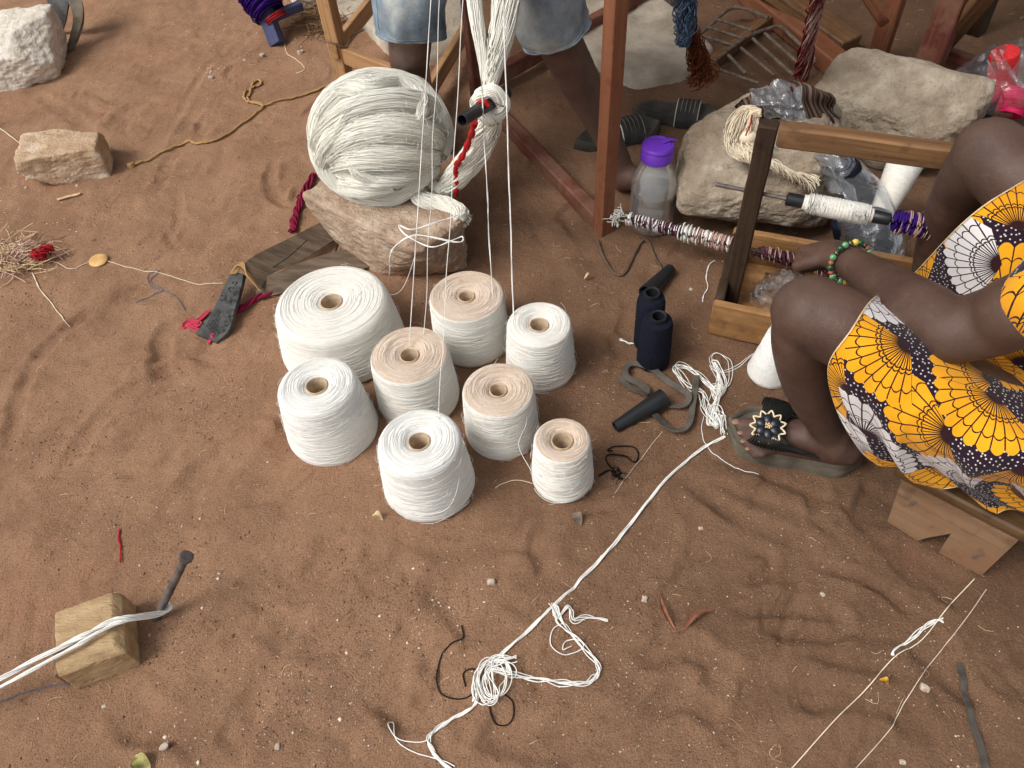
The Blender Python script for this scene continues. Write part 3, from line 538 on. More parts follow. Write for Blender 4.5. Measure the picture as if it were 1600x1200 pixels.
# ---------------------------------------------------------------- YARN HEAP, HANK AND WARP THREADS
hc = G(597, 217, .245); HR = A(.150, .150, .128)
HEAPM = yarn_mat('heap_yarn', srgb(228, 223, 210), srgb(240, 236, 225), srgb(247, 244, 235), 500)
heap = thing('yarn_heap', 'big heaped ball of white cotton yarn resting on a stone', 'yarn', hc-A(0, 0, .12))
D5, F5 = ICO[5]; D3, F3 = ICO[3]
MB().add(hc+D5*HR*(.935+.02*fbm(D5*2.5, 3, 4))[:, None], F5).build('yarn_core', HEAPM, heap, smooth=180)
T_COT = thread_mat('soft_cotton_thread', srgb(247, 242, 229), .06)
g = np.random.default_rng(21)
def heap_band(axis, off, width, bulge, a0, a1, n, mb, seed, sag=0):
    """a flat hank of threads laid over the heap: small circle about axis at latitude off"""
    g = np.random.default_rng(seed); ax = nrm(axis); e1 = nrm(np.cross(ax, A(.3, .2, .9))); e2 = np.cross(ax, e1); k = 46; s = np.linspace(0, 1, k)
    w = np.sort(g.uniform(-1, 1, n)); th = a0+(a1-a0)*s[None]+.05*g.normal(size=(n, 1))
    wob = .22*np.sin(s[None]*g.uniform(3, 8)+g.uniform(0, 6))+.04*np.sin(s[None]*13+g.uniform(0, 6, (n, 1)))
    lat = off+width*(w[:, None]*(1+.3*np.sin(s[None]*5+seed))+wob)+.006*g.normal(size=(n, 1))
    d = (e1*np.cos(th)[..., None]+e2*np.sin(th)[..., None])*np.cos(lat)[..., None]+ax*np.sin(lat)[..., None]
    rad = .945+bulge*np.sqrt(np.maximum(1-w**2, 0))[:, None]*np.sin(np.clip(s*1.0, 0, 1)*PI)[None]**.35+.007*g.normal(size=(n, 1))+.004*np.sin(s[None]*9+w[:, None]*9)
    P = d*rad[..., None]; P = hc+P*HR; strands(mb, P, .0006)
mb = MB()
for i, (ax, off, wd, bl, a0, a1, n) in enumerate([((.12, .30, .95), -.15, .60, .01, 0, 6.28, 170), ((.05, .25, .97), .5, .50, .01, 0, 6.28, 140), ((-.2, -.5, .85), .3, .6, .02, 0, 6.28, 120)]):
    heap_band(ax, off, wd, bl, a0, a1, n, mb, 40+i)
def on_heap(px, py, k):
    d = (Fv+Rv*(px-800)/FPX-Uv*(py-600)/FPX)/HR; o_ = (Cv-hc)/HR; b_ = o_@d; c_ = o_@o_-k*k; q_ = b_*b_-d@d*c_
    t_ = (-b_-math.sqrt(q_))/(d@d) if q_ > 0 else -b_/(d@d); p = o_+d*t_; p *= k/np.linalg.norm(p); return hc+p*HR
for i, (pts, n, sp) in enumerate([
    ([(482, 262), (490, 205), (515, 155), (560, 125), (600, 112), (645, 124), (685, 160), (708, 205), (704, 240)], 260, [.020, .034, .036, .034, .032, .032, .030, .026, .018]),
    ([(488, 270), (500, 225), (530, 188), (575, 166), (630, 158), (675, 172), (700, 205), (700, 235)], 220, [.018, .026, .030, .030, .030, .028, .024, .018]),
    ([(505, 180), (486, 225), (490, 268), (515, 296), (560, 308), (610, 306), (650, 285), (680, 262)], 220, [.018, .026, .028, .026, .026, .026, .022, .016]),
    ([(540, 190), (512, 225), (508, 262), (530, 288), (570, 296), (615, 290)], 170, [.016, .022, .024, .024, .022, .016]),
    ([(600, 122), (650, 138), (682, 175), (698, 215), (690, 245)], 170, [.020, .028, .026, .024, .016]),
    ([(520, 245), (560, 215), (620, 205), (670, 215), (698, 235)], 200, [.030, .040, .042, .036, .02]), ([(515, 262), (560, 248), (620, 245), (670, 248), (696, 250)], 200, [.024, .036, .038, .030, .016]), ([(535, 282), (580, 282), (630, 275), (672, 262)], 150, [.016, .024, .024, .014]),
    ([(520, 150), (545, 140), (580, 140), (620, 130), (650, 145)], 120, [.014, .022, .024, .020, .014])]):
    bundle([on_heap(x, y, (.95, .97, .99, 1.0, 1.0, .88, .90, .96, 1.0)[i]) for x, y in pts], int(n*1.1), np.array(sp)*.86, .00066, 32, (.35, .25, .4, .5, .3, .1, .1, .3, .4)[i], .07, 60+i, mb, core=.9)
mb.build('yarn_strands', T_COT, heap, smooth=180)
g = np.random.default_rng(77); dd = g.normal(size=(420, 3)); dd /= np.linalg.norm(dd, axis=1)[:, None]; tg = np.cross(dd, g.normal(size=(420, 3))); tg /= np.linalg.norm(tg, axis=1)[:, None]
fuzz(hc+dd*HR*1.03, dd, tg, 5, .03, .0005).build('stray_fibre', T_COT, heap, smooth=180)
for q_, (pa, pb_) in enumerate([([(560, 150), (545, 175), (525, 200)], .02), ([(640, 130), (660, 160), (655, 190)], .02), ([(600, 285), (560, 270), (545, 250)], .016)]):
    bundle([on_heap(x, y, 1.05) for x, y in pa], 90, [pb_*.3, pb_*.8, pb_*.3], .0009, 30, .2, .1, 90+q_, core=.8).build('loose_skein', T_COT, heap, smooth=180)
hp = lambda x, y, z: G(x, y, z)
# hank: warp chain coming down from the loom, knotted round a black tube, its end lying on the stone
knot = hp(763, 160, .44)
hank = thing('yarn_hank', 'white hank of warp threads hanging down and knotted round a tube', 'yarn', G(700, 320, .13))
bundle([A(.02, 1.93, 1.69), hp(800, -150, .73), hp(795, -30, .62), hp(783, 60, .545), hp(766, 128, .475), knot], 240, [.026, .028, .026, .021, .013, .016], .0014, 40, .3, .12, 1, core=.86).build('upper_threads', T_COT, hank, smooth=180)
bundle([A(-.1, 1.93, 1.69), hp(725, -150, .73), hp(738, -20, .62), hp(750, 60, .545), hp(761, 125, .475), knot], 140, [.014, .015, .013, .011, .009, .012], .0014, 40, .35, .12, 2, core=.86).build('branch_threads', T_COT, hank, smooth=180)
mb = bundle([hp(776, 138, .475), hp(750, 152, .46), hp(752, 172, .43), hp(776, 178, .425), hp(786, 160, .45), hp(770, 142, .475), hp(758, 150, .46)], 90, [.011, .013, .013, .013, .012, .010], .0011, 44, 1.2, .12, 3, core=.85)
bundle([hp(757, 140, .46), hp(745, 165, .44), hp(765, 185, .42), hp(775, 190, .40)], 50, [.010, .013, .013, .010], .0011, 30, 1, .12, 4, mb, core=.85); mb.build('knot', T_COT, hank, smooth=180)
bundle([hp(772, 178, .42), hp(762, 205, .36), hp(738, 245, .27), hp(705, 285, .18), hp(690, 300, .155)], 150, [.014, .024, .027, .023, .016], .0011, 44, .35, .1, 5, core=.85).build('lower_threads', T_COT, hank, smooth=180)
mb = bundle([hp(690, 300, .16), hp(668, 285, .17), hp(650, 285, .165), hp(656, 310, .16), hp(690, 318, .155), hp(716, 330, .15), hp(724, 345, .145)], 110, [.012, .012, .013, .016, .017, .016, .020], .0011, 50, .6, .12, 6, core=.85)
mb.build('hank_end', T_COT, hank, smooth=180)
RED = mat('red_cloth', srgb(150, 22, 24), srgb(190, 38, 36), 40, .9, .4, 200)
mb = MB(); tube(mb, cat([hp(752, 170, .455), hp(746, 163, .462), hp(756, 158, .47), hp(764, 166, .462)], 20), .0045, 8); tube(mb, cat([hp(742, 190, .43), hp(735, 215, .36), hp(722, 245, .30), hp(712, 262, .25), hp(714, 285, .20), hp(712, 305, .155)], 40), .006+.002*np.sin(np.arange(40)*1.3), 8)
mb.build('red_strip', RED, hank)
hollow_tube('black tube pushed through the knot of the white hank', hp(722, 188, .475), hp(790, 146, .43), .0115, .0135)
def strand_thing(label, P, n, r, spread, m, npts=60, twist=3, seed=0, jit=.2, name='thread', catg='thread', group=None):
    return tag(bundle(P, n, spread, r, npts, twist, jit, seed, sides=4).build(name, m, smooth=180), label, catg, group)
gw = 'warp threads rising from the yarn cones'
ctop = lambda k, dx=0, dy=0: A(CN[k][1][0]+dx, CN[k][1][1]+dy, CN[k][1][2]+CN[k][2]+.002)
def to_beam(p, xt):
    """straight thread from p up to the loom's breast beam, crossing the top edge of the picture at xt"""
    k = np.linspace(.02, .9, 200)[:, None]; best = None
    for xe in np.linspace(-.8, .8, 321):
        L = p+(A(xe, 1.93, 1.69)-p)*k; v = L-Cv; d = v@Fv; X_ = 800+FPX*(v@Rv)/d; Y_ = 600-FPX*(v@Uv)/d; q = np.argmin(np.abs(Y_)+1e4*(d < .1)); e = abs(X_[q]-xt)
        if best is None or e < best[0]: best = (e, xe)
    e = A(best[1], 1.93, 1.69); return [p+(e-p)*f+A(0, 0, -.012*math.sin(f*PI)) for f in (0, .2, .4, .6, .8, 1)]
for i, (lab, p, xt, n) in enumerate([
    ('thread rising from the rim of the dusty middle cone, leftmost of the upright threads', ctop('C', .0, .02), 672, 2), ('thin single thread just right of the leftmost upright threads, over the yarn heap', ctop('C', .03, .05), 686, 1),
    ('upright thread passing in front of the stone corner to the frontmost cone', ctop('F', .035, .04), 722, 1), ('upright thread pair right of the hank to the back right cone', ctop('E', -.05, .03), 786, 3), ('thread slanting from behind the hank knot to the tan topped cone', ctop('D', .055, .0), 746, 2)]):
    strand_thing(lab, to_beam(p, xt), n, .0008 if n > 1 else .00075, .0014, T_WHITE, 70, 9, i, .3, 'warp_thread', 'thread', gw)
strand_thing('loose thread from the stone falling to the widest cone', [hp(700, 345, .14), hp(660, 372, .12), hp(625, 455, .10), ctop('A', .07, .02), ctop('A', .05, -.02)], 1, .0007, .0005, T_WHITE, 50, 1, 9)
strand_thing('looped white string on the corner of the stone block', [hp(716, 335, 0.178), hp(690, 345, 0.178), hp(645, 358, 0.178), hp(624, 352, 0.178), hp(636, 368, 0.178), hp(672, 386, 0.170), hp(700, 378, 0.172), hp(722, 370, 0.170), hp(716, 378, 0.170), hp(650, 368, 0.177), hp(614, 388, 0.150), hp(610, 412, 0.100), hp(608, 440, 0.010)], 2, .0011, .002, T_WHITE, 120, 6, 11)
for k, (lab, P) in enumerate([('thread trailing down the front of the frontmost cone', [ctop('F', .05, .01), A(CN['F'][1][0]+.066, CN['F'][1][1]-.045, .10), A(CN['F'][1][0]+.04, CN['F'][1][1]-.085, .05), A(CN['F'][1][0]-.02, CN['F'][1][1]-.09, .035)]),
        ('thread trailing from the pinkish top cone to the smallest cone', [ctop('G', .03, .02), A(CN['G'][1][0]+.05, CN['G'][1][1]-.05, .10), A(CN['G'][1][0]+.03, CN['G'][1][1]-.077, .05), A(CN['H'][1][0]-.06, CN['H'][1][1]-.01, .05)])]):
    strand_thing(lab, P, 1, .0006, .0003, T_WHITE, 50, 1, 20+k)
# ---------------------------------------------------------------- THREADS AND CORDS ON THE SAND
def gl(pts, up=.002, n=90):
    P = cat(np.array([G(*p) for p in pts]), n); return on(P, up)
def ground_cord(name, label, pts, nstr, r, spread, m, catg='thread', up=.002, n=110, twist=4, seed=0, jit=.3, group=None):
    P = gl(pts, up+spread*.6, n); mb = MB(); g = np.random.default_rng(seed); T, N, B = frames(P)
    t = np.linspace(0, 1, n)[None]; a = g.uniform(0, 6.28, nstr)[:, None]+twist*6.28*t*g.uniform(.6, 1.2, (nstr, 1)); q = spread*np.sqrt(g.uniform(.1, 1, nstr))[:, None]*(1+jit*np.sin(t*23+g.uniform(0, 6, (nstr, 1)))+jit*np.sin(t*9+g.uniform(0, 6, (nstr, 1))))
    sdv = np.cross(T, A(0, 0, 1)); PP = P[None]+(q*np.cos(a))[..., None]*sdv[None]+(q*np.sin(a)*.5)[..., None]*A(0, 0, 1)
    PP[..., 2] = np.maximum(PP[..., 2], gz(PP[..., 0], PP[..., 1])+r*.7); strands(mb, PP, r, 5 if nstr < 4 else 4)
    return tag(mb.build(name, m, smooth=180), label, catg, group)
T_OCH = thread_mat('ochre_fibre', srgb(178, 142, 94), .3); T_BLK = thread_mat('black_thread_fibre', (.014, .012, .011), .3); T_RED = thread_mat('red_fibre', srgb(178, 44, 52), .3)
T_MAG = thread_mat('magenta_fibre', srgb(132, 32, 62), .4); T_BLUE = thread_mat('blue_fibre', srgb(92, 108, 130), .35); T_BRN = thread_mat('rust_fibre', srgb(120, 66, 40), .5); T_PUR = thread_mat('purple_fibre', srgb(60, 30, 120), .4)
ground_cord('cord', 'long white cord of many threads crossing the sand to the lower edge', [(1132, 682), (1100, 700), (1055, 735), (990, 815), (930, 885), (875, 942), (830, 985), (775, 1035), (752, 1075), (740, 1105), (700, 1128), (672, 1155), (680, 1180), (712, 1212)], 8, .0009, .0026, T_WHITE, 'cord', n=200, twist=9, seed=1)
ground_cord('thread', 'white thread loop branching off the long cord to the right', [(866, 948), (880, 980), (915, 1015), (936, 1045), (925, 1065), (890, 1072), (845, 1064), (800, 1056), (765, 1050)], 6, .0009, .004, T_WHITE, n=120, twist=4, seed=2, jit=.5)
ground_cord('thread', 'frayed white thread end beside the fork of the cord', [(862, 945), (870, 970), (888, 952), (895, 972), (920, 967), (950, 971)], 4, .0009, .004, T_WHITE, n=70, twist=1, seed=3, jit=.6)
ground_cord('thread', 'thin white thread curl inside the bend of the looped thread', [(900, 1005), (885, 980), (866, 985), (861, 1010), (880, 1026), (910, 1015), (905, 1003), (885, 1004), (880, 1018), (893, 1012)], 1, .0009, .0003, T_WHITE, n=90, seed=4)
ground_cord('thread', 'tangled coil of white thread on the long cord', [(742, 1100), (748, 1060), (770, 1036), (790, 1035), (795, 1060), (785, 1088), (765, 1090), (755, 1065), (768, 1050), (800, 1060), (790, 1040), (760, 1042), (748, 1075), (758, 1104), (775, 1095), (770, 1060), (778, 1036), (808, 1032)], 5, .0009, .006, T_WHITE, n=260, twist=6, seed=5, jit=.5, up=.006)
ground_cord('thread', 'thin looping white thread at the lower left of the cord', [(738, 1108), (690, 1135), (668, 1160), (640, 1161), (620, 1155), (608, 1135), (615, 1131), (622, 1160), (650, 1178), (690, 1190), (712, 1200)], 1, .0009, .0005, T_WHITE, n=120, seed=6)
ground_cord('thread', 'tangle of white thread beside the decorated sandal', [(1130, 680), (1118, 640), (1105, 668), (1128, 655), (1108, 645), (1118, 620), (1100, 595), (1085, 580), (1065, 572), (1055, 580), (1075, 605), (1095, 615), (1100, 640), (1120, 670), (1112, 650), (1122, 600), (1115, 570), (1128, 600), (1118, 625), (1112, 605), (1130, 605)], 7, .0008, .007, T_WHITE, n=300, twist=5, seed=7, jit=.6, up=.004)
ground_cord('thread', 'wispy white thread curling from the tangle towards the slim cone', [(1112, 610), (1140, 600), (1142, 565), (1120, 553), (1108, 560), (1118, 580), (1140, 575), (1165, 562), (1180, 552)], 2, .0007, .004, T_WHITE, n=120, twist=1, seed=8, jit=.6)
ground_cord('thread', 'thin thread loop running under the sandal from the tangle', [(1100, 650), (1096, 675), (1108, 700), (1120, 712), (1160, 735), (1185, 742)], 1, .0007, .0003, T_WHITE, n=60, seed=9)
ground_cord('thread', 'black thread lying in a wide curve left of the cord', [(722, 978), (724, 1000), (705, 1012), (690, 1030), (683, 1060), (690, 1085), (715, 1094), (740, 1085), (750, 1060), (740, 1048), (725, 1055), (728, 1075)], 1, .0011, .0003, T_BLK, n=120, seed=10)
ground_cord('thread', 'black thread ring below the coil on the cord', [(768, 1090), (766, 1110), (775, 1130), (793, 1132), (803, 1118), (800, 1098), (785, 1086)], 1, .0011, .0003, T_BLK, n=70, seed=11)
ground_cord('thread', 'curled black thread with a knot right of the smallest cone', [(935, 744), (950, 738), (962, 742), (950, 728), (948, 714), (975, 715), (992, 722), (996, 708), (985, 698), (965, 697), (950, 704), (957, 706)], 3, .0011, .0015, T_BLK, n=110, seed=12)
g = np.random.default_rng(4); b = on(G(962, 742)); P = b+np.cumsum(g.normal(0, .0018, (10, 26, 3))*A(1, 1, .3), 1); P[..., 2] = np.maximum(P[..., 2], gz(P[..., 0], P[..., 1])+.001)
tag(strands(MB(), P, .0007).build('lint_tuft', T_BLK, smooth=180), 'small fuzzy tuft of black lint by the curled black thread', 'lint')
ground_cord('thread', 'thin tan thread running from the curled thread to the black tube', [(960, 770), (990, 730), (1015, 700), (1035, 675)], 1, .0006, .0002, T_TAN, n=50, seed=13)
ground_cord('rope', 'ochre fibre rope with a loop, lying across the upper left sand', [(203, 262), (230, 252), (262, 235), (290, 222), (315, 226), (340, 220), (370, 200), (400, 180), (412, 168), (400, 163), (385, 160), (382, 148), (395, 138), (408, 132), (404, 126), (395, 132), (392, 145), (388, 158), (410, 167), (440, 158), (480, 145), (520, 130), (545, 118)], 5, .0024, .0032, T_OCH, 'rope', n=240, twist=26, seed=14, jit=.1, up=.003)
tag(rock(MB(), on(G(206, 261)), (.022, .02, .018), .4, 70, 6, 8, .2, sub=3).build('rope_knot', T_OCH, smooth=60), 'brown knot at the left end of the ochre rope', 'knot')
ground_cord('thread', 'red yarn scrap lying above the wooden block', [(190, 830), (188, 845), (192, 860), (190, 882)], 3, .0011, .0014, T_RED, n=40, twist=3, seed=15)
ground_cord('thread', 'cream string tied to the amber disc, running to the tyre strap', [(70, 404), (90, 410), (110, 420), (132, 412), (150, 405), (200, 418), (250, 428), (310, 446), (350, 445)], 1, .0009, .0003, T_CREAM, n=110, seed=16)
ground_cord('thread', 'cream string hanging down from the straw bundle', [(50, 425), (62, 450), (85, 480), (100, 500), (108, 510)], 2, .0009, .0015, T_CREAM, n=60, seed=17)
ground_cord('thread', 'faint blue thread squiggle left of the tyre strap', [(292, 490), (280, 470), (260, 455), (235, 445), (233, 430), (250, 426), (236, 440), (255, 452), (240, 458), (212, 474)], 1, .0009, .0003, T_BLUE, n=90, seed=18)
ground_cord('thread', 'grey thread in front of the wooden block', [(0, 1098), (40, 1082), (80, 1072), (130, 1068)], 1, .0008, .0003, T_BLUE, n=60, seed=19)
ground_cord('thread', 'long pale thread from the stool to the lower edge, with a knotted tuft', [(1522, 905), (1480, 950), (1440, 1000), (1395, 1030), (1350, 1080), (1300, 1130), (1236, 1202)], 1, .0009, .0003, T_CREAM, n=120, seed=20)
ground_cord('thread', 'looped white tuft tied on the pale thread at the right', [(1472, 974), (1460, 972), (1445, 978), (1420, 1000), (1398, 1015), (1392, 1028), (1396, 1018), (1425, 998), (1450, 978), (1470, 968)], 2, .0009, .0022, T_WHITE, n=90, seed=21)
ground_cord('thread', 'long thin tan thread curving to the bottom right edge', [(1540, 922), (1510, 965), (1474, 1012), (1440, 1055), (1415, 1095), (1390, 1140), (1336, 1202)], 1, .0007, .0003, T_TAN, n=120, seed=22)
ground_cord('thread', 'thin white thread hanging below the blue wooden prop', [(424, 25), (432, 45), (443, 62), (448, 82), (462, 92), (475, 105), (473, 112), (462, 114)], 1, .0011, .0003, T_CREAM, n=80, seed=23)
ground_cord('thread', 'reddish yarn strands among straw at the top edge', [(448, -6), (470, 6), (500, 14), (520, 18)], 4, .0013, .008, T_RED, n=60, twist=.5, seed=24, jit=.6)
ground_cord('thread', 'thin straw coloured string at the far left edge', [(-10, 195), (15, 213), (45, 238), (52, 250)], 2, .0009, .004, T_CREAM, n=50, twist=.5, seed=25)
ground_cord('thread', 'white tuft of thread beside the rear navy cone', [(998, 537), (985, 533), (975, 529), (968, 527)], 4, .0008, .003, T_WHITE, n=40, twist=.5, seed=26, jit=.7)
ground_cord('thread', 'pale thread end trailing left of the smallest cone', [(832, 755), (805, 750), (785, 756), (774, 763)], 1, .0007, .0002, T_CREAM, n=50, seed=27)
ground_cord('thread', 'white thread wisp hanging beside the winder box', [(1118, 405), (1108, 412), (1104, 430), (1106, 445), (1100, 460), (1098, 470)], 2, .0008, .002, T_WHITE, n=50, seed=28)
RUB = mat('grey_rubber', srgb(66, 62, 56), srgb(96, 90, 82), 30, .8, .3, 160, spec=.2)
def ribbon(label, pts, w, name='rubber_strip', m=None, catg='rubber strip', up=.003, lift=None, n=70, edge=None):
    P = gl(pts, up, n); T = np.gradient(P, axis=0); sdv = np.cross(T, A(0, 0, 1)); sdv /= np.linalg.norm(sdv, axis=1)[:, None]
    t = np.linspace(0, 1, n); tw = np.sin(t*9)*.5 if edge is None else edge(t)
    if lift is not None: P[:, 2] += lift(t)
    d = (sdv*np.cos(tw)[:, None]+A(0, 0, 1)*np.sin(tw)[:, None])*w/2; P[:, 2] += np.abs(np.sin(tw))*w/2
    mb = MB(); sheet(mb, np.stack([P-d, P, P+d], 1), n, 5, None, .0022); return tag(mb.build(name, m or RUB, smooth=50), label, catg)
ribbon('grey rubber strip coiled on the sand by the navy cones', [(968, 590), (985, 608), (1010, 622), (1005, 605), (978, 588), (985, 572), (1015, 578), (1045, 600), (1075, 622), (1065, 640), (1020, 632), (1025, 655), (1050, 678), (1075, 670), (1083, 630), (1088, 590)], .013, lift=lambda t: .004+.004*np.sin(t*14)**2)
ribbon('dark grey strap lying at the lower right edge', [(1500, 1035), (1508, 1070), (1515, 1120), (1530, 1165), (1542, 1215)], .010, edge=lambda t: .3*np.sin(t*5))
WIRE = mat('rusty_wire', srgb(92, 74, 60), srgb(128, 104, 84), 60, .6, .4, 300, spec=.4, metal=.4)
tag(tube(MB(), gl([(934, 378), (942, 400), (958, 425), (975, 428), (990, 400), (1002, 378), (1012, 376), (1022, 395), (1036, 424)], .004, 70), .0034, 8).build('bent_wire', WIRE), 'bent wire zigzag on the sand below the water bottle', 'wire')
# dry leaves and litter
def leaf(label, a, b, w, bend, m, curl=.5, seed=0):
    a, b = on(G(*a), .004), on(G(*b), .004); n = 12; t = np.linspace(0, 1, n); C = a+(b-a)*t[:, None]; s_ = nrm(np.cross(b-a, A(0, 0, 1)))
    C = C+np.outer(np.sin(t*PI)*bend, s_); C[:, 2] += .012*np.sin(t*PI)**2; ww = w*np.sin(np.clip(t, .02, .98)*PI)**.8
    PP = np.stack([C+ww[:, None]*(s_*k+A(0, 0, 1)*abs(k)*curl) for k in (-1, -.5, 0, .5, 1)], 1); mb = MB(); sheet(mb, PP, 24, 9, None, .0006); return tag(mb.build('leaf', m, smooth=180), label, 'leaf')
LF = mat('dry_leaf', srgb(112, 70, 50), srgb(158, 108, 84), 40, .75, .4, 160)
leaf('thin dark dry leaf curling on the lower right sand', (1031, 926), (1062, 992), .0045, .010, LF, .9); leaf('brown dry leaf tip, right one of the curled pair', (1066, 990), (1114, 955), .0055, -.008, LF, .8)
leaf('small green and tan leaf at the bottom left edge', (214, 1182), (236, 1206), .012, 0, mat('half_green_leaf', srgb(96, 112, 48), srgb(196, 176, 120), 60, .7, .3, 160), .4)
leaf('small ochre leaf bit beside the rear cone', (912, 442), (926, 434), .004, 0, STRAW, .5); leaf('straw coloured leaf scrap in front of the frontmost cone', (583, 808), (599, 816), .007, 0, STRAW, .5)
leaf('grey leaf scrap below the smallest cone', (893, 806), (908, 822), .010, 0, mat('grey_leaf', srgb(110, 96, 84), srgb(140, 124, 108), 50, .8, .3, 160), .2)
leaf('small yellow flower scrap on the lower right sand', (1372, 1064), (1386, 1072), .004, 0, mat('yellow_scrap', srgb(200, 150, 40), srgb(220, 175, 70), 60, .8, 0), .3)
p = on(G(155, 409), .004); AMB = mat('amber_disc', srgb(196, 148, 84), srgb(222, 182, 118), 40, .45, .1, 120, spec=.4)
mb = lathe(MB(), A([.0005, .005], [.014, .0055], [.023, .004], [.0255, .0015], [.024, -.002], [.0005, -.003]), (0, 0, 0), 36); V = mb.v[0]; V[:, 0] *= .92; mb.v[0] = V@rz(.5).T+p; tag(mb.build('disc', AMB, smooth=60), 'round amber coloured disc lying on the sand', 'disc')
tag(beam(MB(), on(G(90, 313), .004), on(G(126, 303), .004), .009, .004, bev=.001).build('wood_chip', STRAW), 'straw coloured wood chip below the left stone block', 'wood chip')
# ---------------------------------------------------------------- WOOD: loom, bench, winder, block, stool
W_LIGHT = wood('pale_planed_wood', srgb(146, 108, 72), srgb(190, 150, 108), 50); W_RED = wood('reddish_wood', srgb(112, 68, 46), srgb(152, 102, 74), 60, worn=srgb(130, 80, 56))
W_PAINT = wood('worn_red_painted_wood', srgb(84, 42, 34), srgb(118, 68, 56), 40, worn=srgb(128, 92, 74)); W_OLD = wood('old_oiled_wood', srgb(80, 56, 37), srgb(146, 108, 72), 45, worn=srgb(112, 82, 56))
W_BLACK = wood('smoke_dark_wood', srgb(36, 27, 20), srgb(70, 52, 38), 45); W_BOX = wood('box_wood', srgb(124, 88, 54), srgb(182, 138, 90), 35, worn=srgb(140, 102, 64)); W_GREY = wood('greyed_wood', srgb(112, 88, 66), srgb(152, 122, 94), 30, worn=srgb(132, 98, 74))
W_SEAT = wood('polished_seat_wood', srgb(70, 50, 34), srgb(116, 88, 60), 40, rough=.42); W_BLUE = wood('blue_painted_wood', srgb(48, 52, 84), srgb(78, 84, 116), 30)
# reddish loom frame: near right post, ground rails, far post, upper beams out of the picture
P1 = G(942, 362); P2 = G(748, 158); P3 = G(1060, -15); P2[2] = P1[2] = P3[2] = 0
loom = thing('loom', 'reddish wooden loom frame with upright post and ground rails', 'loom', P1)
beam(MB(), P1-A(0, 0, .01), P1+A(.02, .0, 1.75), .036, .036, (-.55, 1, 0), .002, 10, .001, 1).build('post', W_RED, loom)
beam(MB(), P2-A(0, 0, .01), P2+A(.0, .0, 1.75), .04, .036, (-.4, 1, 0), .003, 10, .001, 2).build('post', W_PAINT, loom)
beam(MB(), P1+(P2-P1)*.03+A(0, 0, .022), P2+(P1-P2)*.05+A(0, 0, .022), .036, .045, bev=.003, seg=12, seed=3).build('ground_rail', W_PAINT, loom)
beam(MB(), P2+(P3-P2)*.06+A(0, 0, .05), P3+A(0, 0, .05), .035, .05, bev=.003, seg=12, seed=4).build('ground_rail', W_PAINT, loom)
beam(MB(), P2+A(0, 0, 1.66)+(P2-P1)*.15, P1+A(.02, 0, 1.66)-(P2-P1)*.15, .05, .06, bev=.004, seg=10, seed=5).build('cross_beam', W_RED, loom)
beam(MB(), A(-.75, 1.95, 1.72), A(.75, 1.9, 1.72), .06, .06, bev=.006, seg=10, seed=6).build('breast_beam', W_RED, loom)
# pale bench frame the weaver sits on
B1 = G(543, 140); B2 = G(668, 190); B3 = G(742, 60); B4 = G(640, 5)
bench = thing('bench', 'pale wooden bench frame behind the yarn heap', 'bench', B1)
for k, (p, h) in enumerate(((B1, .47), (B2, .47), (B3, .47), (B4, .47))): beam(MB(), p-A(0, 0, .01), p+A(0, 0, h), .045, .04, (.5, 1, 0), .002, 6, .001, 10+k).build('leg', W_LIGHT, bench)
up_ = A(0, 0, .085)
for k, (a_, b_, z) in enumerate(((B1, B2, .12), (B1, B4, .14), (B2, B3, .07), (B4, B3, .30))): beam(MB(), a_+(a_-b_)*.05+A(0, 0, z), b_+A(0, 0, z), .022, .05, bev=.002, seg=8, seed=20+k).build('stretcher', W_LIGHT, bench)
for k in range(3):
    q = (.08+.40*k); a_ = B1+(B2-B1)*0; beam(MB(), B1+(B4-B1)*q+A(0, 0, .483), B2+(B3-B2)*q+A(0, 0, .483), .11, .022, bev=.003, seg=6, seed=30+k).build('seat_plank', W_LIGHT, bench)
tube(MB(), cat([B1+A(-.03, -.02, .17), B1+A(.0, -.03, .165), B1+A(.03, -.025, .15), B1+A(.05, .0, .17), B1+A(.09, .01, .18)], 24), .003, 6).build('binding_wire', WIRE, bench)
# stake block at the lower left
bw = G(168, 1010); bx_ = nrm(G(190, 1000)-G(110, 1030)); by_ = A(-bx_[1], bx_[0], 0)
blk = thing('wooden_block', 'rough pale wooden block anchoring white cords at the lower left', 'block', bw)
D, Fc = ICO[5]; g = np.random.default_rng(2)
inv = sum(np.maximum(D@n/k, 0)**80 for n, k in [(A(1, 0, 0), 1), (A(-1, 0, 0), 1), (A(0, 1, 0), 1), (A(0, -1, 0), 1), (A(0, 0, 1), 1), (A(0, 0, -1), 1), (nrm(A(.8, 0, .6)), 1.2), (nrm(A(0, -.8, .6)), 1.22)])**(1/80)
V = D/inv[:, None]; V = V*(1+.008*fbm(V*4, 6, 3)-.02*np.maximum(fbm(V*3, 3, 8)-.5, 0))[:, None]*A(.052, .056, .036); V = np.outer(V[:, 0], bx_)+np.outer(V[:, 1], by_)+np.outer(V[:, 2], A(0, 0, 1))+bw+A(0, 0, .033)
MB().add(V, Fc).build('block_body', mat('raw_block_wood', srgb(164, 134, 98), srgb(196, 168, 128), 14, .85, .7, 60, (1, 3, 3), c3=srgb(206, 176, 134), bd=.008), blk, smooth=45)
mb = MB(); beam(mb, bw-bx_*.057-by_*.05+A(0, 0, .03), bw-bx_*.057+by_*.042+A(0, 0, .034), .006, .06, bev=.0015, seg=5, jit=.002); mb.build('split_layer', W_GREY, blk)
IRON = mat('dull_iron', srgb(84, 76, 72), srgb(126, 116, 110), 40, .6, .5, 220, spec=.45, metal=.5)
st0 = on(G(226, 975), -.03); st1 = G(290, 872, .15)
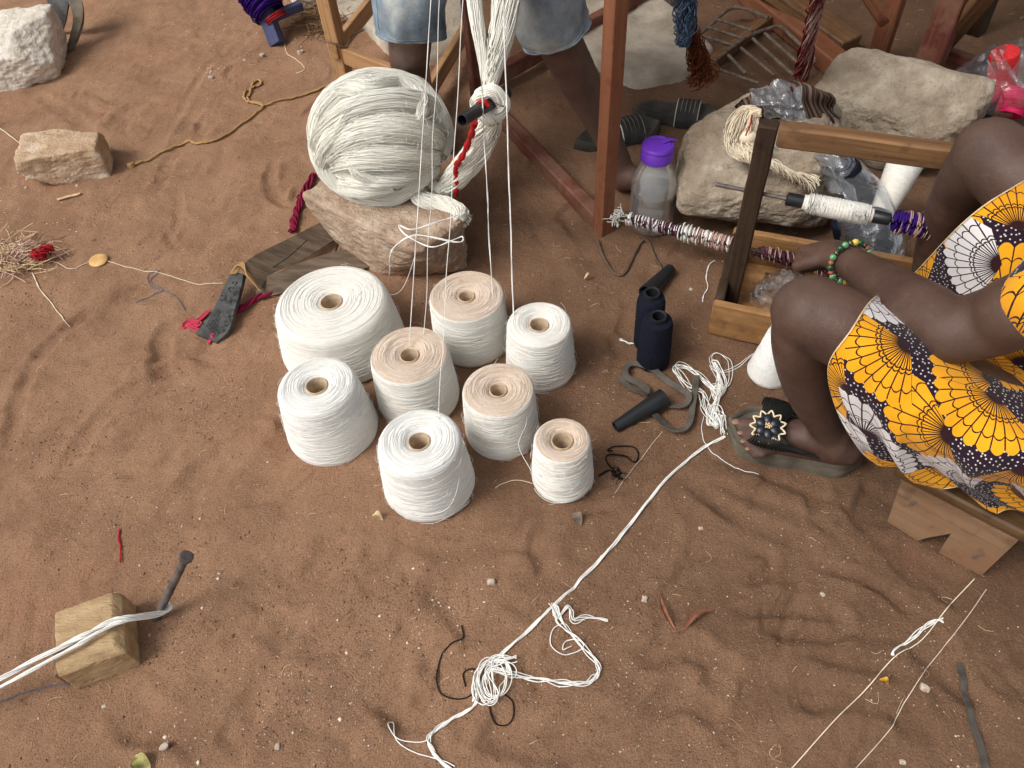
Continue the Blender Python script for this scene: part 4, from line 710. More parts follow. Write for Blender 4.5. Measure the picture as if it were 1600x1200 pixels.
stake = thing('iron_stake', 'rusty iron stake leaning behind the wooden block', 'stake', st0); d_ = st1-st0
tube(MB(), st0+d_*np.linspace(0, 1, 14)[:, None], .0068, 14).build('rod', IRON, stake); tube(MB(), [st1-d_*.02, st1, st1+d_*.025, st1+d_*.03], [.009, .0115, .0115, .009], 16).build('head', IRON, stake)
e_ = st0+d_*.30
for k, (lab, off, r) in enumerate((('thick white cord stretched over the wooden block, upper of two', .0, .0035), ('white cord stretched over the wooden block, lower of two', -.012, .0028))):
    P = cat([on(G(-420, 1235+k*16)), G(-70, 1094+k*14, .05), G(20, 1050+k*13, .07), G(100, 1008+k*11, .080), G(140, 988+k*9, .081), G(178, 968+k*7, .079), G(205, 964+k*5, .070), e_+A(.008, -.004-.004*k, 0), e_+A(.014, .006, 0), e_+A(.004, .012, .0)], 60)
    tag(bundle(P[::4], 9, r, .0012, 70, 3, .15, 50+k, sides=4).build('cord', T_WHITE, smooth=180), lab, 'cord', 'white cords over the block')
# low stool
s0, s1 = G(1382, 822), G(1530, 903); s0[2] = s1[2] = .012; sx = nrm(s1-s0); sy = A(-sx[1], sx[0], 0); Ls = np.linalg.norm(s1-s0); hgt = .125
stool = thing('stool', 'low worn wooden stool under the patterned dress', 'stool', s0)
def board(mb, prof, org, u, w, n, th):
    """flat board cut to an outline (in u,w), thickness along n"""
    P = np.asarray(prof, float); m = len(P); V = org+np.outer(P[:, 0], u)+np.outer(P[:, 1], w); i = np.arange(m); j = (i+1) % m
    uv = P*A(1, 1); mb.add(np.vstack([V, V+np.asarray(n)*th]), i[::-1][None], (i+m)[None], np.stack([i, j, j+m, i+m], -1), uv=[uv[::-1][None], uv[None], None]); return mb
prof = [(0, .0), (.075, -.004), (Ls*.43, -.004), (Ls*.56, .045), (Ls*.58, -.002), (Ls*.8, -.004), (Ls, .0), (Ls*1.04, hgt), (-.01, hgt)]
prof = [(-.0, .004), (Ls*.34, -.004), (Ls*.40, .018), (Ls*.55, .060), (Ls*.565, -.004), (Ls*1.0, -.004), (Ls*1.03, hgt), (-.015, hgt)]
board(MB(), prof, s0, sx, A(0, 0, 1), sy, .02).build('front_board', W_GREY, stool, smooth=30)
board(MB(), prof, s0+sy*.2, sx, A(0, 0, 1), sy, .02).build('back_board', W_GREY, stool, smooth=30)
for k in range(2): beam(MB(), s0+sx*(-.03)+sy*(.055+.118*k)+A(0, 0, hgt+.012), s0+sx*(Ls+.09)+sy*(.055+.118*k)+A(0, 0, hgt+.012), .113, .024, bev=.004, seg=8, seed=40+k).build('seat_plank', W_SEAT, stool)
for q in (.12, .86):
    c = s0+sx*Ls*q+A(0, 0, hgt*(.72 if q < .5 else .35))-sy*.0015; tube(MB(), [c+A(-.008, 0, -.008), c, c+A(.008, 0, .009)], .0015, 6).build('nail', IRON, stool)
# hand winder: box, posts, top rail, spindle
w0 = G(1106, 517); w1 = G(1240, 545); wx = nrm((w1-w0)*A(1, 1, 0)); wy = A(-wx[1], wx[0], 0); bh = .092; LW = .56; WD = .25
wind = thing('yarn_winder', 'old wooden hand winder frame with open box base', 'winder', w0)
z_ = A(0, 0, 1)
beam(MB(), w0+z_*bh/2, w0+wx*LW+z_*bh/2, .018, bh, bev=.003, seg=8, seed=50).build('front_board', W_BOX, wind)
beam(MB(), w0+wy*WD+z_*bh/2, w0+wx*LW+wy*WD+z_*bh/2, .018, bh, bev=.003, seg=8, seed=51).build('back_board', W_BOX, wind)
beam(MB(), w0+wy*.012+wx*.01+z_*bh*.5, w0+wy*(WD-.012)+wx*.01+z_*bh*.5, .02, bh*.98, bev=.003, seg=6, seed=52).build('end_board', W_BLACK, wind)
beam(MB(), w0+wy*.012+wx*(LW-.01)+z_*bh*.5, w0+wy*(WD-.012)+wx*(LW-.01)+z_*bh*.5, .02, bh*.98, bev=.003, seg=6, seed=53).build('end_board', W_BLACK, wind)
beam(MB(), w0+wy*WD/2+wx*.02+z_*.006, w0+wy*WD/2+wx*(LW-.02)+z_*.006, WD-.022, .010, bev=.001, seg=6, seed=54).build('bottom_board', W_BOX, wind)
pb = w0+wy*.085+wx*.03; ph = .465
beam(MB(), pb+z_*.012, pb+z_*ph, .03, .036, wx, .003, 10, .001, 55).build('post', W_BLACK, wind)
pc = pb+wx*(LW-.06); beam(MB(), pc+z_*.012, pc+z_*ph, .03, .036, wx, .003, 10, .001, 56).build('post', W_BLACK, wind)
beam(MB(), pb+z_*(ph-.018)+wx*.019, pc+z_*(ph-.018)-wx*.019, .03, .042, bev=.004, seg=10, seed=57).build('top_rail', W_OLD, wind)
sp0 = pb+z_*.315; spd = nrm(wx+A(0, 0, -.05))
tube(MB(), sp0-spd*.075+np.outer(np.linspace(0, .60, 30), spd), .0042+.0004*np.sin(np.arange(30)*2.1), 10).build('spindle', IRON, wind)
# wrapped driving axle low in the frame, sticking out to the left
ax0 = G(968, 338, .075); ax1 = G(1142, 382, .075); axd = nrm(ax1-ax0)
tube(MB(), ax0+np.outer(np.linspace(0, np.linalg.norm(ax1-ax0)+.45, 30), axd), .006, 8).build('axle', W_BLACK, wind)
def wrap(mb, a, b, r, turns, n, tr, seed, wild=.25):
    g = np.random.default_rng(seed); a, b = np.asarray(a), np.asarray(b); d = nrm(b-a); e1 = nrm(np.cross(d, A(0, 0, 1))); e2 = np.cross(d, e1); k = 40; s = np.linspace(0, 1, k)
    t0 = g.uniform(0, .9, n); tl = g.uniform(.04, .3, n); an = g.uniform(0, 6.28, n)[:, None]+s*turns*6.28*g.uniform(.5, 1.2, (n, 1)); t = np.clip(t0[:, None]+tl[:, None]*s, 0, 1)
    rr = r*(1+wild*g.normal(size=(n, 1))*.5+wild*np.sin(s*9+an[:, :1]))+tr; strands(mb, a+t[..., None]*(b-a)+(rr*np.cos(an))[..., None]*e1+(rr*np.sin(an))[..., None]*e2, tr); return mb
La = np.linalg.norm(ax1-ax0)
T_PINK = thread_mat('faded_pink_fibre', srgb(196, 160, 148), .3); T_PLUM = thread_mat('plum_fibre', srgb(92, 52, 66), .4)
wrap(MB(), ax0+axd*.03, ax0+axd*.17, .009, 4, 60, .0018, 1).build('yarn_wrapping', T_PLUM, wind, smooth=180)
wrap(MB(), ax0+axd*.01, ax0+axd*.15, .010, 3, 26, .0016, 2).build('yarn_wrapping', T_WHITE, wind, smooth=180)
wrap(MB(), ax0+axd*.17, ax1, .009, 4, 60, .0019, 3, .5).build('yarn_wrapping', T_PINK, wind, smooth=180)
wrap(MB(), ax0+axd*.15, ax1, .0095, 4, 40, .0017, 13, .5).build('yarn_wrapping', T_WHITE, wind, smooth=180)
wrap(MB(), ax0+axd*.15, ax1, .008, 4, 30, .0017, 14, .4).build('yarn_wrapping', T_PLUM, wind, smooth=180)
wrap(MB(), ax1+axd*.03, ax1+axd*.40, .010, 3, 80, .0018, 4).build('yarn_wrapping', T_PLUM, wind, smooth=180)
wrap(MB(), ax1+axd*.06, ax1+axd*.40, .0115, 3, 34, .0014, 5, .4).build('yarn_wrapping', T_PINK, wind, smooth=180)
tuft = bundle([ax0+axd*.03, ax0+axd*.005, ax0-axd*.012+A(0, 0, .012)], 14, [.009, .010, .022], .0012, 16, .3, .3, 6); bundle([ax0+axd*.02, ax0-axd*.006, ax0-axd*.02-A(0, .01, .02)], 10, [.006, .006, .02], .0011, 16, .3, .3, 7, tuft); tuft.build('yarn_tuft', T_WHITE, wind, smooth=180)
# bobbin on the spindle
q0 = G(1232, 301, .31); tt0 = (q0-sp0)@spd; bb = thing('bobbin', 'spindle bobbin wound with white yarn between black ends', 'bobbin', sp0+spd*tt0)
tube(MB(), sp0+np.outer(A(tt0-.002, tt0, tt0+.03, tt0+.031), spd), A(.010, .013, .0125, .010), 24).build('bobbin_end', BLK, bb)
tt1 = tt0+.03; n = 60; x_ = np.linspace(0, .128, n); rad = .0135+.0065*np.sin(np.clip(x_/.128, 0, 1)*PI)**.8+.0007*np.sin(x_*2*PI/.0062); tube(MB(), sp0+np.outer(tt1+x_, spd), rad, 32).build('wound_yarn', Y_WARM, bb, smooth=80)
wrap(MB(), sp0+spd*(tt1+.008), sp0+spd*(tt1+.12), .0193, 6, 34, .0006, 9, .015).build('side_thread', T_WHITE, bb, smooth=180)
tube(MB(), sp0+np.outer(A(tt1+.128, tt1+.13, tt1+.158, tt1+.16), spd), A(.011, .0125, .0115, .009), 24).build('bobbin_end', BLK, bb)
wrap(MB(), sp0+spd*(tt1+.16), sp0+spd*(tt1+.235), .012, 4, 90, .0014, 10, .35).build('purple_yarn', T_PUR, wind, smooth=180); wrap(MB(), sp0+spd*(tt1+.17), sp0+spd*(tt1+.235), .015, 3, 22, .0012, 11, .4).build('loose_yarn', T_PINK, wind, smooth=180)
# ---------------------------------------------------------------- WATER BOTTLE
bp = on(G(1016, 348))-A(0, 0, .004); bot = thing('water_bottle', 'clear plastic water bottle with purple flip lid', 'bottle', bp)
def bottle_film():
    t = NT('clear_bottle_plastic'); tr = t.n('ShaderNodeBsdfTransparent'); tr.inputs[0].default_value = (.93, .95, .95, 1); df = t.n('ShaderNodeBsdfDiffuse'); df.inputs[0].default_value = (.85, .86, .85, 1); gl_ = t.n('ShaderNodeBsdfGlossy'); gl_.inputs[1].default_value = .12
    v = t.coord('Object'); b = t.bump(t.noise(v, 14, 3), .25, .01); t.t.links.new(b, gl_.inputs['Normal']); lw = t.n('ShaderNodeFresnel'); lw.inputs[0].default_value = 1.45
    m1 = t.n('ShaderNodeMixShader'); t.t.links.new(t.ramp(t.noise(v, 6, 4), [(.3, (.20,)*3), (.75, (.34,)*3)]), m1.inputs[0]); t.t.links.new(tr.outputs[0], m1.inputs[1]); t.t.links.new(df.outputs[0], m1.inputs[2])
    m2 = t.n('ShaderNodeMixShader'); t.t.links.new(t.math('MULTIPLY', lw.outputs[0], .45), m2.inputs[0]); t.t.links.new(m1.outputs[0], m2.inputs[1]); t.t.links.new(gl_.outputs[0], m2.inputs[2]); t.t.links.new(m2.outputs[0], t.out.inputs[0]); return t.m
def water():
    t = NT('water'); tr = t.n('ShaderNodeBsdfTransparent'); tr.inputs[0].default_value = (.86, .88, .85, 1); gl_ = t.n('ShaderNodeBsdfGlossy'); gl_.inputs[1].default_value = .03; fr = t.n('ShaderNodeFresnel'); fr.inputs[0].default_value = 1.33
    m = t.n('ShaderNodeMixShader'); t.t.links.new(fr.outputs[0], m.inputs[0]); t.t.links.new(tr.outputs[0], m.inputs[1]); t.t.links.new(gl_.outputs[0], m.inputs[2]); t.t.links.new(m.outputs[0], t.out.inputs[0]); return t.m
rb = .0545; hb = ray_height(1027, 226, bp)+.0; ns = .034
prof = A([ns-.002, hb-.03], [ns, hb-.03], [ns, hb-.048], [ns+.006, hb-.058], [rb-.006, hb-.078], [rb, hb-.10], [rb, hb-.14], [rb-.0015, hb-.146], [rb, hb-.152], [rb+.001, .06], [rb+.002, .02], [rb-.002, .006], [rb-.012, .001], [.01, .006], [.0005, .006])
lathe(MB(), prof, bp, 56).build('bottle_body', bottle_film(), bot, smooth=60)
wl = hb*.46; lathe(MB(), A([.0005, wl], [rb-.004, wl], [rb-.0025, wl+.001], [rb-.002, .06], [rb-.002, .02], [rb-.006, .009], [.0005, .009]), bp, 56).build('water', water(), bot, smooth=40)
PUR = mat('purple_plastic', (.13, .03, .42), (.16, .045, .5), 20, .38, .05, 100, spec=.45)
lathe(MB(), A([.0005, hb+.004], [.02, hb+.005], [ns+.001, hb+.002], [ns+.0045, hb-.003], [ns+.0045, hb-.006], [ns+.0025, hb-.008], [ns+.004, hb-.010], [ns+.0048, hb-.034], [ns+.003, hb-.036], [ns-.004, hb-.036]), bp, 56).build('lid', PUR, bot, smooth=40)
a_ = np.linspace(.1, 2.6, 20); tube(MB(), bp+np.stack([(ns-.008)*np.cos(a_-.6), (ns-.008)*np.sin(a_-.6), hb+.004+0*a_], -1), .0022, 8).build('lid_rim', PUR, bot); tube(MB(), [bp+A(.006, -.004, hb+.006), bp+A(.028, .004, hb+.009), bp+A(ns+.010, .006, hb+.004)], [.004, .006, .004], 10, squash=.5).build('flip_tab', PUR, bot)
# ---------------------------------------------------------------- TYRE STRAPS AND BLUE PROP (left)
TYRE = mat('old_tyre_rubber', srgb(62, 62, 62), srgb(92, 92, 90), 24, .8, .5, 120, spec=.2); INNER = mat('worn_tyre_lining', srgb(86, 74, 62), srgb(128, 110, 92), 12, .85, .5, 90, (1, 6, 1), spec=.15)
def band(parent, name, ea, eb, m, th=.006, n=26):
    Aa = np.array([G(*p) for p in ea]); Bb = np.array([G(*p) for p in eb]); mb = MB(); PP = np.stack([Aa, (Aa+Bb)/2, Bb], 1); sheet(mb, PP, n, 7, None, th); return mb.build(name, m, parent, smooth=50)
t = thing('tyre_strap', 'folded strap cut from an old tyre, tread outward, tied with twine', 'tyre strap', G(420, 440))
band(t, 'upper_band', [(375, 418, .07), (400, 398, .074), (450, 374, .066), (500, 350, .045), (524, 345, .03)], [(405, 452, .03), (425, 428, .03), (470, 408, .026), (520, 378, .02), (545, 362, .014)], INNER)
band(t, 'lower_band', [(398, 440, .03), (440, 425, .034), (500, 402, .03), (560, 388, .02), (585, 385, .016)], [(402, 468, .008), (440, 460, .008), (500, 448, .008), (560, 425, .006), (604, 410, .005)], INNER)
tb = band(t, 'tread_piece', [(362, 424, .055), (350, 448, .05), (335, 480, .035), (318, 505, .022), (305, 520, .016)], [(380, 428, .06), (376, 452, .05), (366, 485, .035), (358, 515, .022), (338, 535, .012)], TYRE, .012)
mb = MB(); g = np.random.default_rng(1)
for k in range(22):
    u = g.uniform(.12, .95); v = g.uniform(.1, .9); Pa = cat([G(362, 424, .057), G(335, 480, .039), G(305, 520, .019)], 50); Pb = cat([G(380, 428, .062), G(366, 485, .039), G(338, 535, .016)], 50); c = Pa[int(u*49)]*(1-v)+Pb[int(u*49)]*v+A(0, -.001, .001); a_ = np.linspace(0, 4.6, 12)+g.uniform(0, 6); e = nrm(Pb[25]-Pa[25]); f_ = nrm(Pa[49]-Pa[0]); r = g.uniform(.005, .009)
    tube(mb, c+r*np.outer(np.cos(a_), e)+r*np.outer(np.sin(a_), f_), .0013, 5)
mb.build('tread_pattern', TYRE, t)
mb = MB()
for k in range(5): tube(mb, cat([G(360+k*2, 428, .06), G(372+k*2, 414-k, .079), G(385, 424+k, .066), G(398, 440+k, .045), G(406, 452+k*.5, .03)], 24), .0022, 6)
mb.build('twine', T_OCH, t, smooth=180)
mb = MB(); tube(mb, cat([G(525, 345, .036), G(530, 370, .03), G(524, 395, .008)], 20), .0018, 6); tube(mb, cat([G(415, 425, .036), G(450, 402, .055), G(480, 375, .058)], 20), .001, 5); mb.build('dark_string', T_BLK, t, smooth=180)
ground_cord('cord', 'twisted magenta and plum cord running up under the yarn heap', [(458, 368), (462, 350), (468, 330), (478, 305), (492, 278)], 10, .0030, .008, T_MAG, 'cord', n=70, twist=2.5, seed=31, up=.004)
ground_cord('cord', 'plum cord passing under the folded tyre strap', [(345, 505), (375, 490), (405, 473), (440, 459), (470, 450)], 9, .0030, .007, T_MAG, 'cord', n=70, twist=2, seed=32, up=.004)
ground_cord('cord', 'pink knotted cord end left of the folded tyre strap', [(330, 490), (310, 500), (296, 508), (288, 512), (300, 502), (315, 512), (290, 508), (310, 518), (335, 530), (325, 536)], 7, .0028, .006, thread_mat('pink_fibre', srgb(186, 66, 84), .35), 'cord', n=110, twist=3, seed=33, up=.004)
t = thing('tyre_loop', 'dark tyre strip loop standing behind the white stone', 'tyre strap', G(105, 60))
band(t, 'strip', [(112, -20, .14), (126, -5, .13), (132, 25, .09), (126, 55, .045), (113, 82, .004)], [(98, -14, .14), (106, 2, .13), (116, 28, .09), (114, 55, .045), (108, 80, .004)], mat('dusty_tyre', srgb(92, 84, 72), srgb(134, 124, 108), 20, .85, .7, 70, spec=.15), .014)
band(t, 'flap', [(78, -18, .15), (74, 5, .12), (78, 30, .06), (88, 50, .01)], [(112, -16, .15), (106, 10, .12), (102, 35, .06), (96, 52, .01)], TYRE, .006)
t = thing('wooden_prop', 'blue painted wooden prop wound with purple yarn at the top edge', 'prop', G(430, 70))
beam(MB(), G(434, 70, .0), G(398, -30, .16), .052, .032, (.3, 1, 0), .002, 6, .001, 60).build('leg', W_BLUE, t); beam(MB(), G(425, 28, .07), G(470, 8, .07), .03, .028, bev=.002, seed=61).build('brace', W_BLUE, t)
wrap(MB(), G(428, 25, .07), G(385, -35, .17), .045, 2.5, 110, .0026, 30, .3).build('purple_yarn', T_PUR, t, smooth=180); wrap(MB(), G(433, 32, .06), G(428, 24, .075), .036, 2, 12, .0012, 31, .05).build('red_thread', T_RED, t, smooth=180)
# straw bundle at the left edge, rubbish at the top
g = np.random.default_rng(8); mb = MB(); n = 200; k = 12; c = np.stack([on(G(x, y)) for x, y in zip(g.normal(25, 26, n), g.normal(402, 14, n))]); d = g.normal(size=(n, 3))*A(.035, .02, .012)+A(.01, 0, .005); s = np.linspace(-1, 1, k)
P = c[:, None]+d[:, None]*s[None, :, None]+g.normal(size=(n, 1, 3))*A(.02, .02, .006)*(s[None, :, None]**2); P[..., 2] = np.maximum(P[..., 2]+.012, gz(P[..., 0], P[..., 1])+.001)
t = thing('straw_bundle', 'bundle of straw and frayed twine at the left edge', 'straw', on(G(25, 410))); strands(mb, P[:110], .0011).build('straw', STRAW, t, smooth=180)
strands(MB(), P[110:180], .0016).build('frayed_twine', T_PINK, t, smooth=180)
bundle([G(52, 400, .02), G(66, 393, .03), G(82, 388, .02)], 26, [.012, .016, .008], .0016, 20, 1, .4, 5).build('red_yarn', T_RED, t, smooth=180)
g = np.random.default_rng(9); n = 170; c = np.stack([on(G(x, y)) for x, y in zip(g.normal(515, 22, n), g.normal(30, 16, n))]); d = g.normal(size=(n, 3))*A(.05, .04, .012); P = c[:, None]+d[:, None]*s[None, :, None]+g.normal(size=(n, 1, 3))*A(.03, .03, .01)*(s[None, :, None]**2); P[..., 2] = np.maximum(P[..., 2]+.012, gz(P[..., 0], P[..., 1])+.001)
tag(strands(MB(), P, .0014).build('straw_pile', thread_mat('dull_straw', srgb(140, 112, 84), .5), smooth=180), 'heap of dry straw and roots at the top edge by the bench', 'straw')
c = G(515, -12); tag(rock(MB(), c, (.30, .2, .10), .3, 44, 7, 12, .04, sub=5).build('stone', LIME, smooth=60), 'whitish stone at the top edge beside the bench leg', 'stone')
# ---------------------------------------------------------------- CLUTTER AT THE UPPER RIGHT
DARKROD = mat('rusty_rebar', srgb(96, 82, 70), srgb(140, 124, 108), 60, .7, .6, 240, spec=.3, metal=.3)
rack = thing('metal_rack', 'rusty rebar rack with parallel rods lying behind the boulders', 'rack', G(1180, 100))
ra = [G(1085, 55, .05), G(1140, 20, .05), G(1195, 25, .05), G(1200, 35, .05), G(1100, 108, .04)]
tube(MB(), cat([G(1098, 110, .05), G(1160, 62, .05), G(1200, 45, .05), G(1220, 42, .05), G(1240, 60, .05), G(1272, 92, .05), G(1260, 105, .05)], 40), .006, 8).build('frame_rod', DARKROD, rack)
tube(MB(), cat([G(1092, 55, .05), G(1115, 35, .05), G(1140, 14, .05), G(1165, 14, .05), G(1200, 28, .05)], 40), .006, 8).build('frame_rod', DARKROD, rack)
for a_, b_ in (((1158, 75), (1210, 118)), ((1176, 60), (1240, 118)), ((1195, 52), (1262, 112)), ((1112, 105), (1185, 130)), ((1138, 86), (1165, 115)), ((1120, 30), (1175, 48)), ((1105, 42), (1160, 60)), ((1095, 55), (1150, 72))):
    P = np.stack([G(*a_, .055)+(G(*b_, .045)-G(*a_, .055))*k for k in np.linspace(0, 1, 30)]); tube(MB(), P, .005+.0008*np.sin(np.arange(30)*2.6), 8).build('rod', DARKROD, rack)
tag(beam(MB(), G(1107, 100, .02), G(1203, 28, .03), .035, .035, seed=70, bev=.003).build('timber', W_OLD), 'dark timber lying across the rebar rack', 'timber')
tag(beam(MB(), G(1165, -15, .03), G(1330, 118, .03), .07, .055, seed=71, bev=.004).build('timber', W_RED), 'brown timber running behind the red and white rope', 'timber')
tag(beam(MB(), G(1190, -30, .10), G(1330, 70, .03), .09, .04, seed=72, bev=.004).build('timber', W_OLD), 'broad old board leaning behind the rebar rack', 'timber')
tag(beam(MB(), G(1365, 108, -.01), G(1365, 108)+A(0, 0, 1.2), .05, .05, (1, 1, 0), seed=73, bev=.003).build('timber_post', W_RED), 'brown wooden post behind the long boulder', 'post')
tag(beam(MB(), G(1320, -60, .36), G(1378, 30, .2), .07, .03, seed=74, bev=.003).build('timber', W_RED), 'slanting brown board joining the post behind the long boulder', 'timber')
fr = thing('timber_trestle', 'dark red painted timber trestle behind the long boulder', 'trestle', G(1440, 135))
beam(MB(), G(1436, 138, -.01), G(1436, 138)+A(.02, 0, 1.2), .07, .05, (1, .8, 0), seed=75, bev=.004, seg=10).build('post', W_PAINT, fr); beam(MB(), G(1466, 80, .06), G(1560, -30, .35), .045, .03, seed=76, bev=.003).build('brace', W_OLD, fr); beam(MB(), G(1466, 82, .05), G(1560, 112, .04), .03, .04, seed=77, bev=.003).build('rail', W_PAINT, fr)
tag(beam(MB(), G(1518, 58, -.01), G(1518, 58)+A(0, 0, 1.2), .055, .05, (1, .8, 0), seed=78, bev=.003).build('timber_post', W_BLACK), 'blackened post standing in the upper right corner', 'post')
# hanging yarn
tz = lambda x, y, z: G(x, y, z)
o = thing('yarn_tassel', 'blue and rust frayed yarn tassel hanging left of the rebar rack', 'yarn', tz(1098, 128, .1))
bundle([tz(1068, -60, .46), tz(1070, 0, .36), tz(1072, 40, .3), tz(1066, 72, .25)], 90, [.022, .024, .022, .012], .0018, 26, .4, .4, 1).build('blue_yarn', T_BLUE, o, smooth=180)
mb = bundle([tz(1078, -20, .38), tz(1082, 45, .28), tz(1092, 85, .2), tz(1100, 125, .12)], 70, [.008, .012, .022, .036], .0017, 34, 1.2, .4, 2); bundle([tz(1074, 50, .27), tz(1086, 100, .17), tz(1092, 128, .12)], 40, [.010, .016, .03], .0017, 30, .8, .4, 3, mb); mb.build('rust_yarn', T_BRN, o, smooth=180)
o = thing('yarn_rope', 'red and white yarn rope hanging in front of the timbers', 'yarn', tz(1252, 118, .15))
bundle([tz(1292, -80, .6), tz(1276, 0, .42), tz(1264, 60, .3), tz(1252, 118, .17)], 60, [.020, .017, .015, .021], .002, 40, 1.2, .25, 4).build('red_yarn', thread_mat('dusky_red_fibre', srgb(140, 52, 56), .45), o, smooth=180)
bundle([tz(1294, -80, .6), tz(1278, 0, .425), tz(1266, 60, .305), tz(1253, 116, .175)], 34, [.018, .015, .013, .016], .0018, 40, 1.2, .25, 5).build('white_yarn', T_PINK, o, smooth=180)
# pleated mat and film on it
pl = thing('folded_mat', 'dark striped folded mat behind the cream hank', 'mat', G(1220, 190))
STR = NT('striped_mat'); vv = STR.coord('UV'); sp_ = STR.n('ShaderNodeSeparateXYZ'); STR.put(sp_.inputs[0], vv); fr2 = STR.math('FRACT', STR.math('MULTIPLY', sp_.outputs[0], 70)); STR.pbr(STR.mix(STR.math('GREATER_THAN', fr2, .55), srgb(62, 48, 42), srgb(112, 94, 82)), .9, STR.bump(fr2, .6, .004), .1)
mb = MB(); sheet(mb, np.array([[G(1148, 165, 0.250), G(1160, 185, 0.220), G(1175, 205, 0.170)], [G(1190, 138, 0.300), G(1200, 165, 0.290), G(1215, 195, 0.210)], [G(1240, 128, 0.310), G(1250, 150, 0.300), G(1262, 190, 0.230)], [G(1285, 142, 0.290), G(1290, 165, 0.250), G(1300, 195, 0.190)], [G(1296, 160, 0.210), G(1303, 180, 0.170), G(1310, 200, 0.110)]]), 70, 14, lambda u, v: .004*np.sin(u*60)+.006*np.sin(v*9+u*4), .006); mb.build('cloth', STR.m, pl, smooth=60)
FILM = plastic_film('clear_crumpled_film', (.95, .96, .97), .10, .34, .35, 16); FILM2 = plastic_film('clear_bag_film', (.93, .94, .95), .07, .30, .35, 14)
def crumple(sd, amp, f): return lambda u, v: amp*(1-np.abs(fbm(np.stack(np.broadcast_arrays(u*f, v*f, 0*u*v+sd), -1), 3, sd)))*1.0
mb = MB(); sheet(mb, np.array([[G(1170, 132, 0.320), G(1178, 165, 0.310), G(1196, 188, 0.270)], [G(1212, 124, 0.335), G(1220, 160, 0.325), G(1228, 192, 0.290)], [G(1252, 130, 0.325), G(1258, 162, 0.320), G(1262, 190, 0.280)]]), 40, 40, crumple(3, .018, 3), .0004); tag(mb.build('plastic_sheet', FILM, smooth=180), 'crumpled clear plastic film on the striped mat', 'plastic film')
# cream hank on the boulder
o = thing('yarn_hank', 'cream yarn hank with a frayed tail draped on the grey boulder', 'yarn', G(1175, 230, 0.230)); hcx = G(1168, 212, 0.255)
mb = MB(); g = np.random.default_rng(6)
for k in range(9): bundle([G(1188, 178, 0.300), G(1160+k*2, 172+k, 0.300), G(1142+k*5, 200, 0.275), G(1140+k*5, 228-k, 0.245), G(1158+k*5, 244-k, 0.235), G(1185, 238, 0.245)], 16, [.008, .010, .010, .010, .009, .007], .0012, 34, .5, .3, 30+k, mb)
mb.build('looped_threads', T_CREAM, o, smooth=180)
bundle([G(1160, 240, 0.240), G(1185, 250, 0.235), G(1215, 262, 0.220), G(1240, 275, 0.200), G(1268, 290, 0.170)], 44, [.012, .012, .010, .010, .022], .0011, 40, 2, .3, 45).build('tail', T_CREAM, o, smooth=180); bundle([G(1176, 180, 0.305), G(1172, 195, 0.295), G(1166, 212, 0.285)], 3, .002, .0012, 16, 1, .2, 46).build('red_thread', T_RED, o, smooth=180)
MB().add(hcx+D3*A(.026, .022, .018), F3).build('hank_core', T_CREAM, o, smooth=180)
# bag of dark spools
def lay_cone(name, label, a, b, ra, rb_, m, catg='spool', group=None, core=True, cm=None):
    a, b = np.asarray(a), np.asarray(b); o = thing(name, label, catg, a, group); x = np.linspace(0, 1, 14); d = b-a; e = nrm(d); r = ra+(rb_-ra)*x; r[0] *= .93; r[-1] *= .93
    tube(MB(), a+np.outer(x, d), r, 32).build('wound_thread', m, o, smooth=50)
    if core:
        mb = MB(); tube(mb, a+np.outer(A(-.012, -.012, .0, .0), e)+0, A(ra*.28, ra*.5, ra*.52, ra*.3), 24, False); tube(mb, b+np.outer(A(-.001, .012, .012, .003, -.002), e), A(rb_*.6, rb_*.6, rb_*.46, rb_*.42, .001), 24, False); mb.build('core_tube', cm or BLK, o, smooth=40)
    return o
gs = 'dark spools in the clear bag'
SPCORE = mat('grey_spool_plastic', srgb(70, 74, 84), srgb(98, 102, 112), 30, .4, .1, 100, spec=.5)
lay_cone('spool', 'upper dark spool in the clear bag showing its grey ring', G(1340, 305, .12), G(1318, 262, .2), .036, .034, Y_NAVY, group=gs, cm=SPCORE); lay_cone('spool', 'dark spool in the bag below the wound bobbin', G(1330, 375, .03), G(1322, 342, .10), .036, .034, Y_NAVY, group=gs, cm=SPCORE)
lay_cone('spool', 'dark spool at the right end of the clear bag by the far shin', G(1392, 385, .04), G(1362, 352, .11), .036, .033, Y_NAVY, group=gs, cm=SPCORE); lay_cone('spool', 'lowest dark spool in the clear bag above the bracelet', G(1400, 430, .03), G(1355, 400, .06), .036, .034, Y_NAVY, group=gs, cm=SPCORE)
lay_cone('spool', 'dark spool under the upper spool in the bag', G(1378, 330, .05), G(1300, 318, .07), .036, .034, Y_NAVY, group=gs, cm=SPCORE)
def blob_film(mb, pts, seed, amp=.07, f=5):
    """crumpled film round a chain of (point, radius)"""
    P = cat([p for p, r in pts], 40); r = cat(np.array([[r] for p, r in pts]), 40)[:, 0]; T, N, B = frames(P); a = np.arange(56)*2*PI/56; dirs = N[:, None]*np.cos(a)[:, None]+B[:, None]*np.sin(a)[:, None]
    V = P[:, None]+dirs*(r[:, None]*1.0)[..., None]; nz = 1-2*np.abs(fbm(V*f*4, 3, seed)); V = V+dirs*(nz*amp*r.max())[..., None]; V[..., 2] = np.maximum(V[..., 2], gz(V[..., 0], V[..., 1])+.001); mb.add(V.reshape(-1, 3), grid_faces(40, 56, cv=True)); return mb
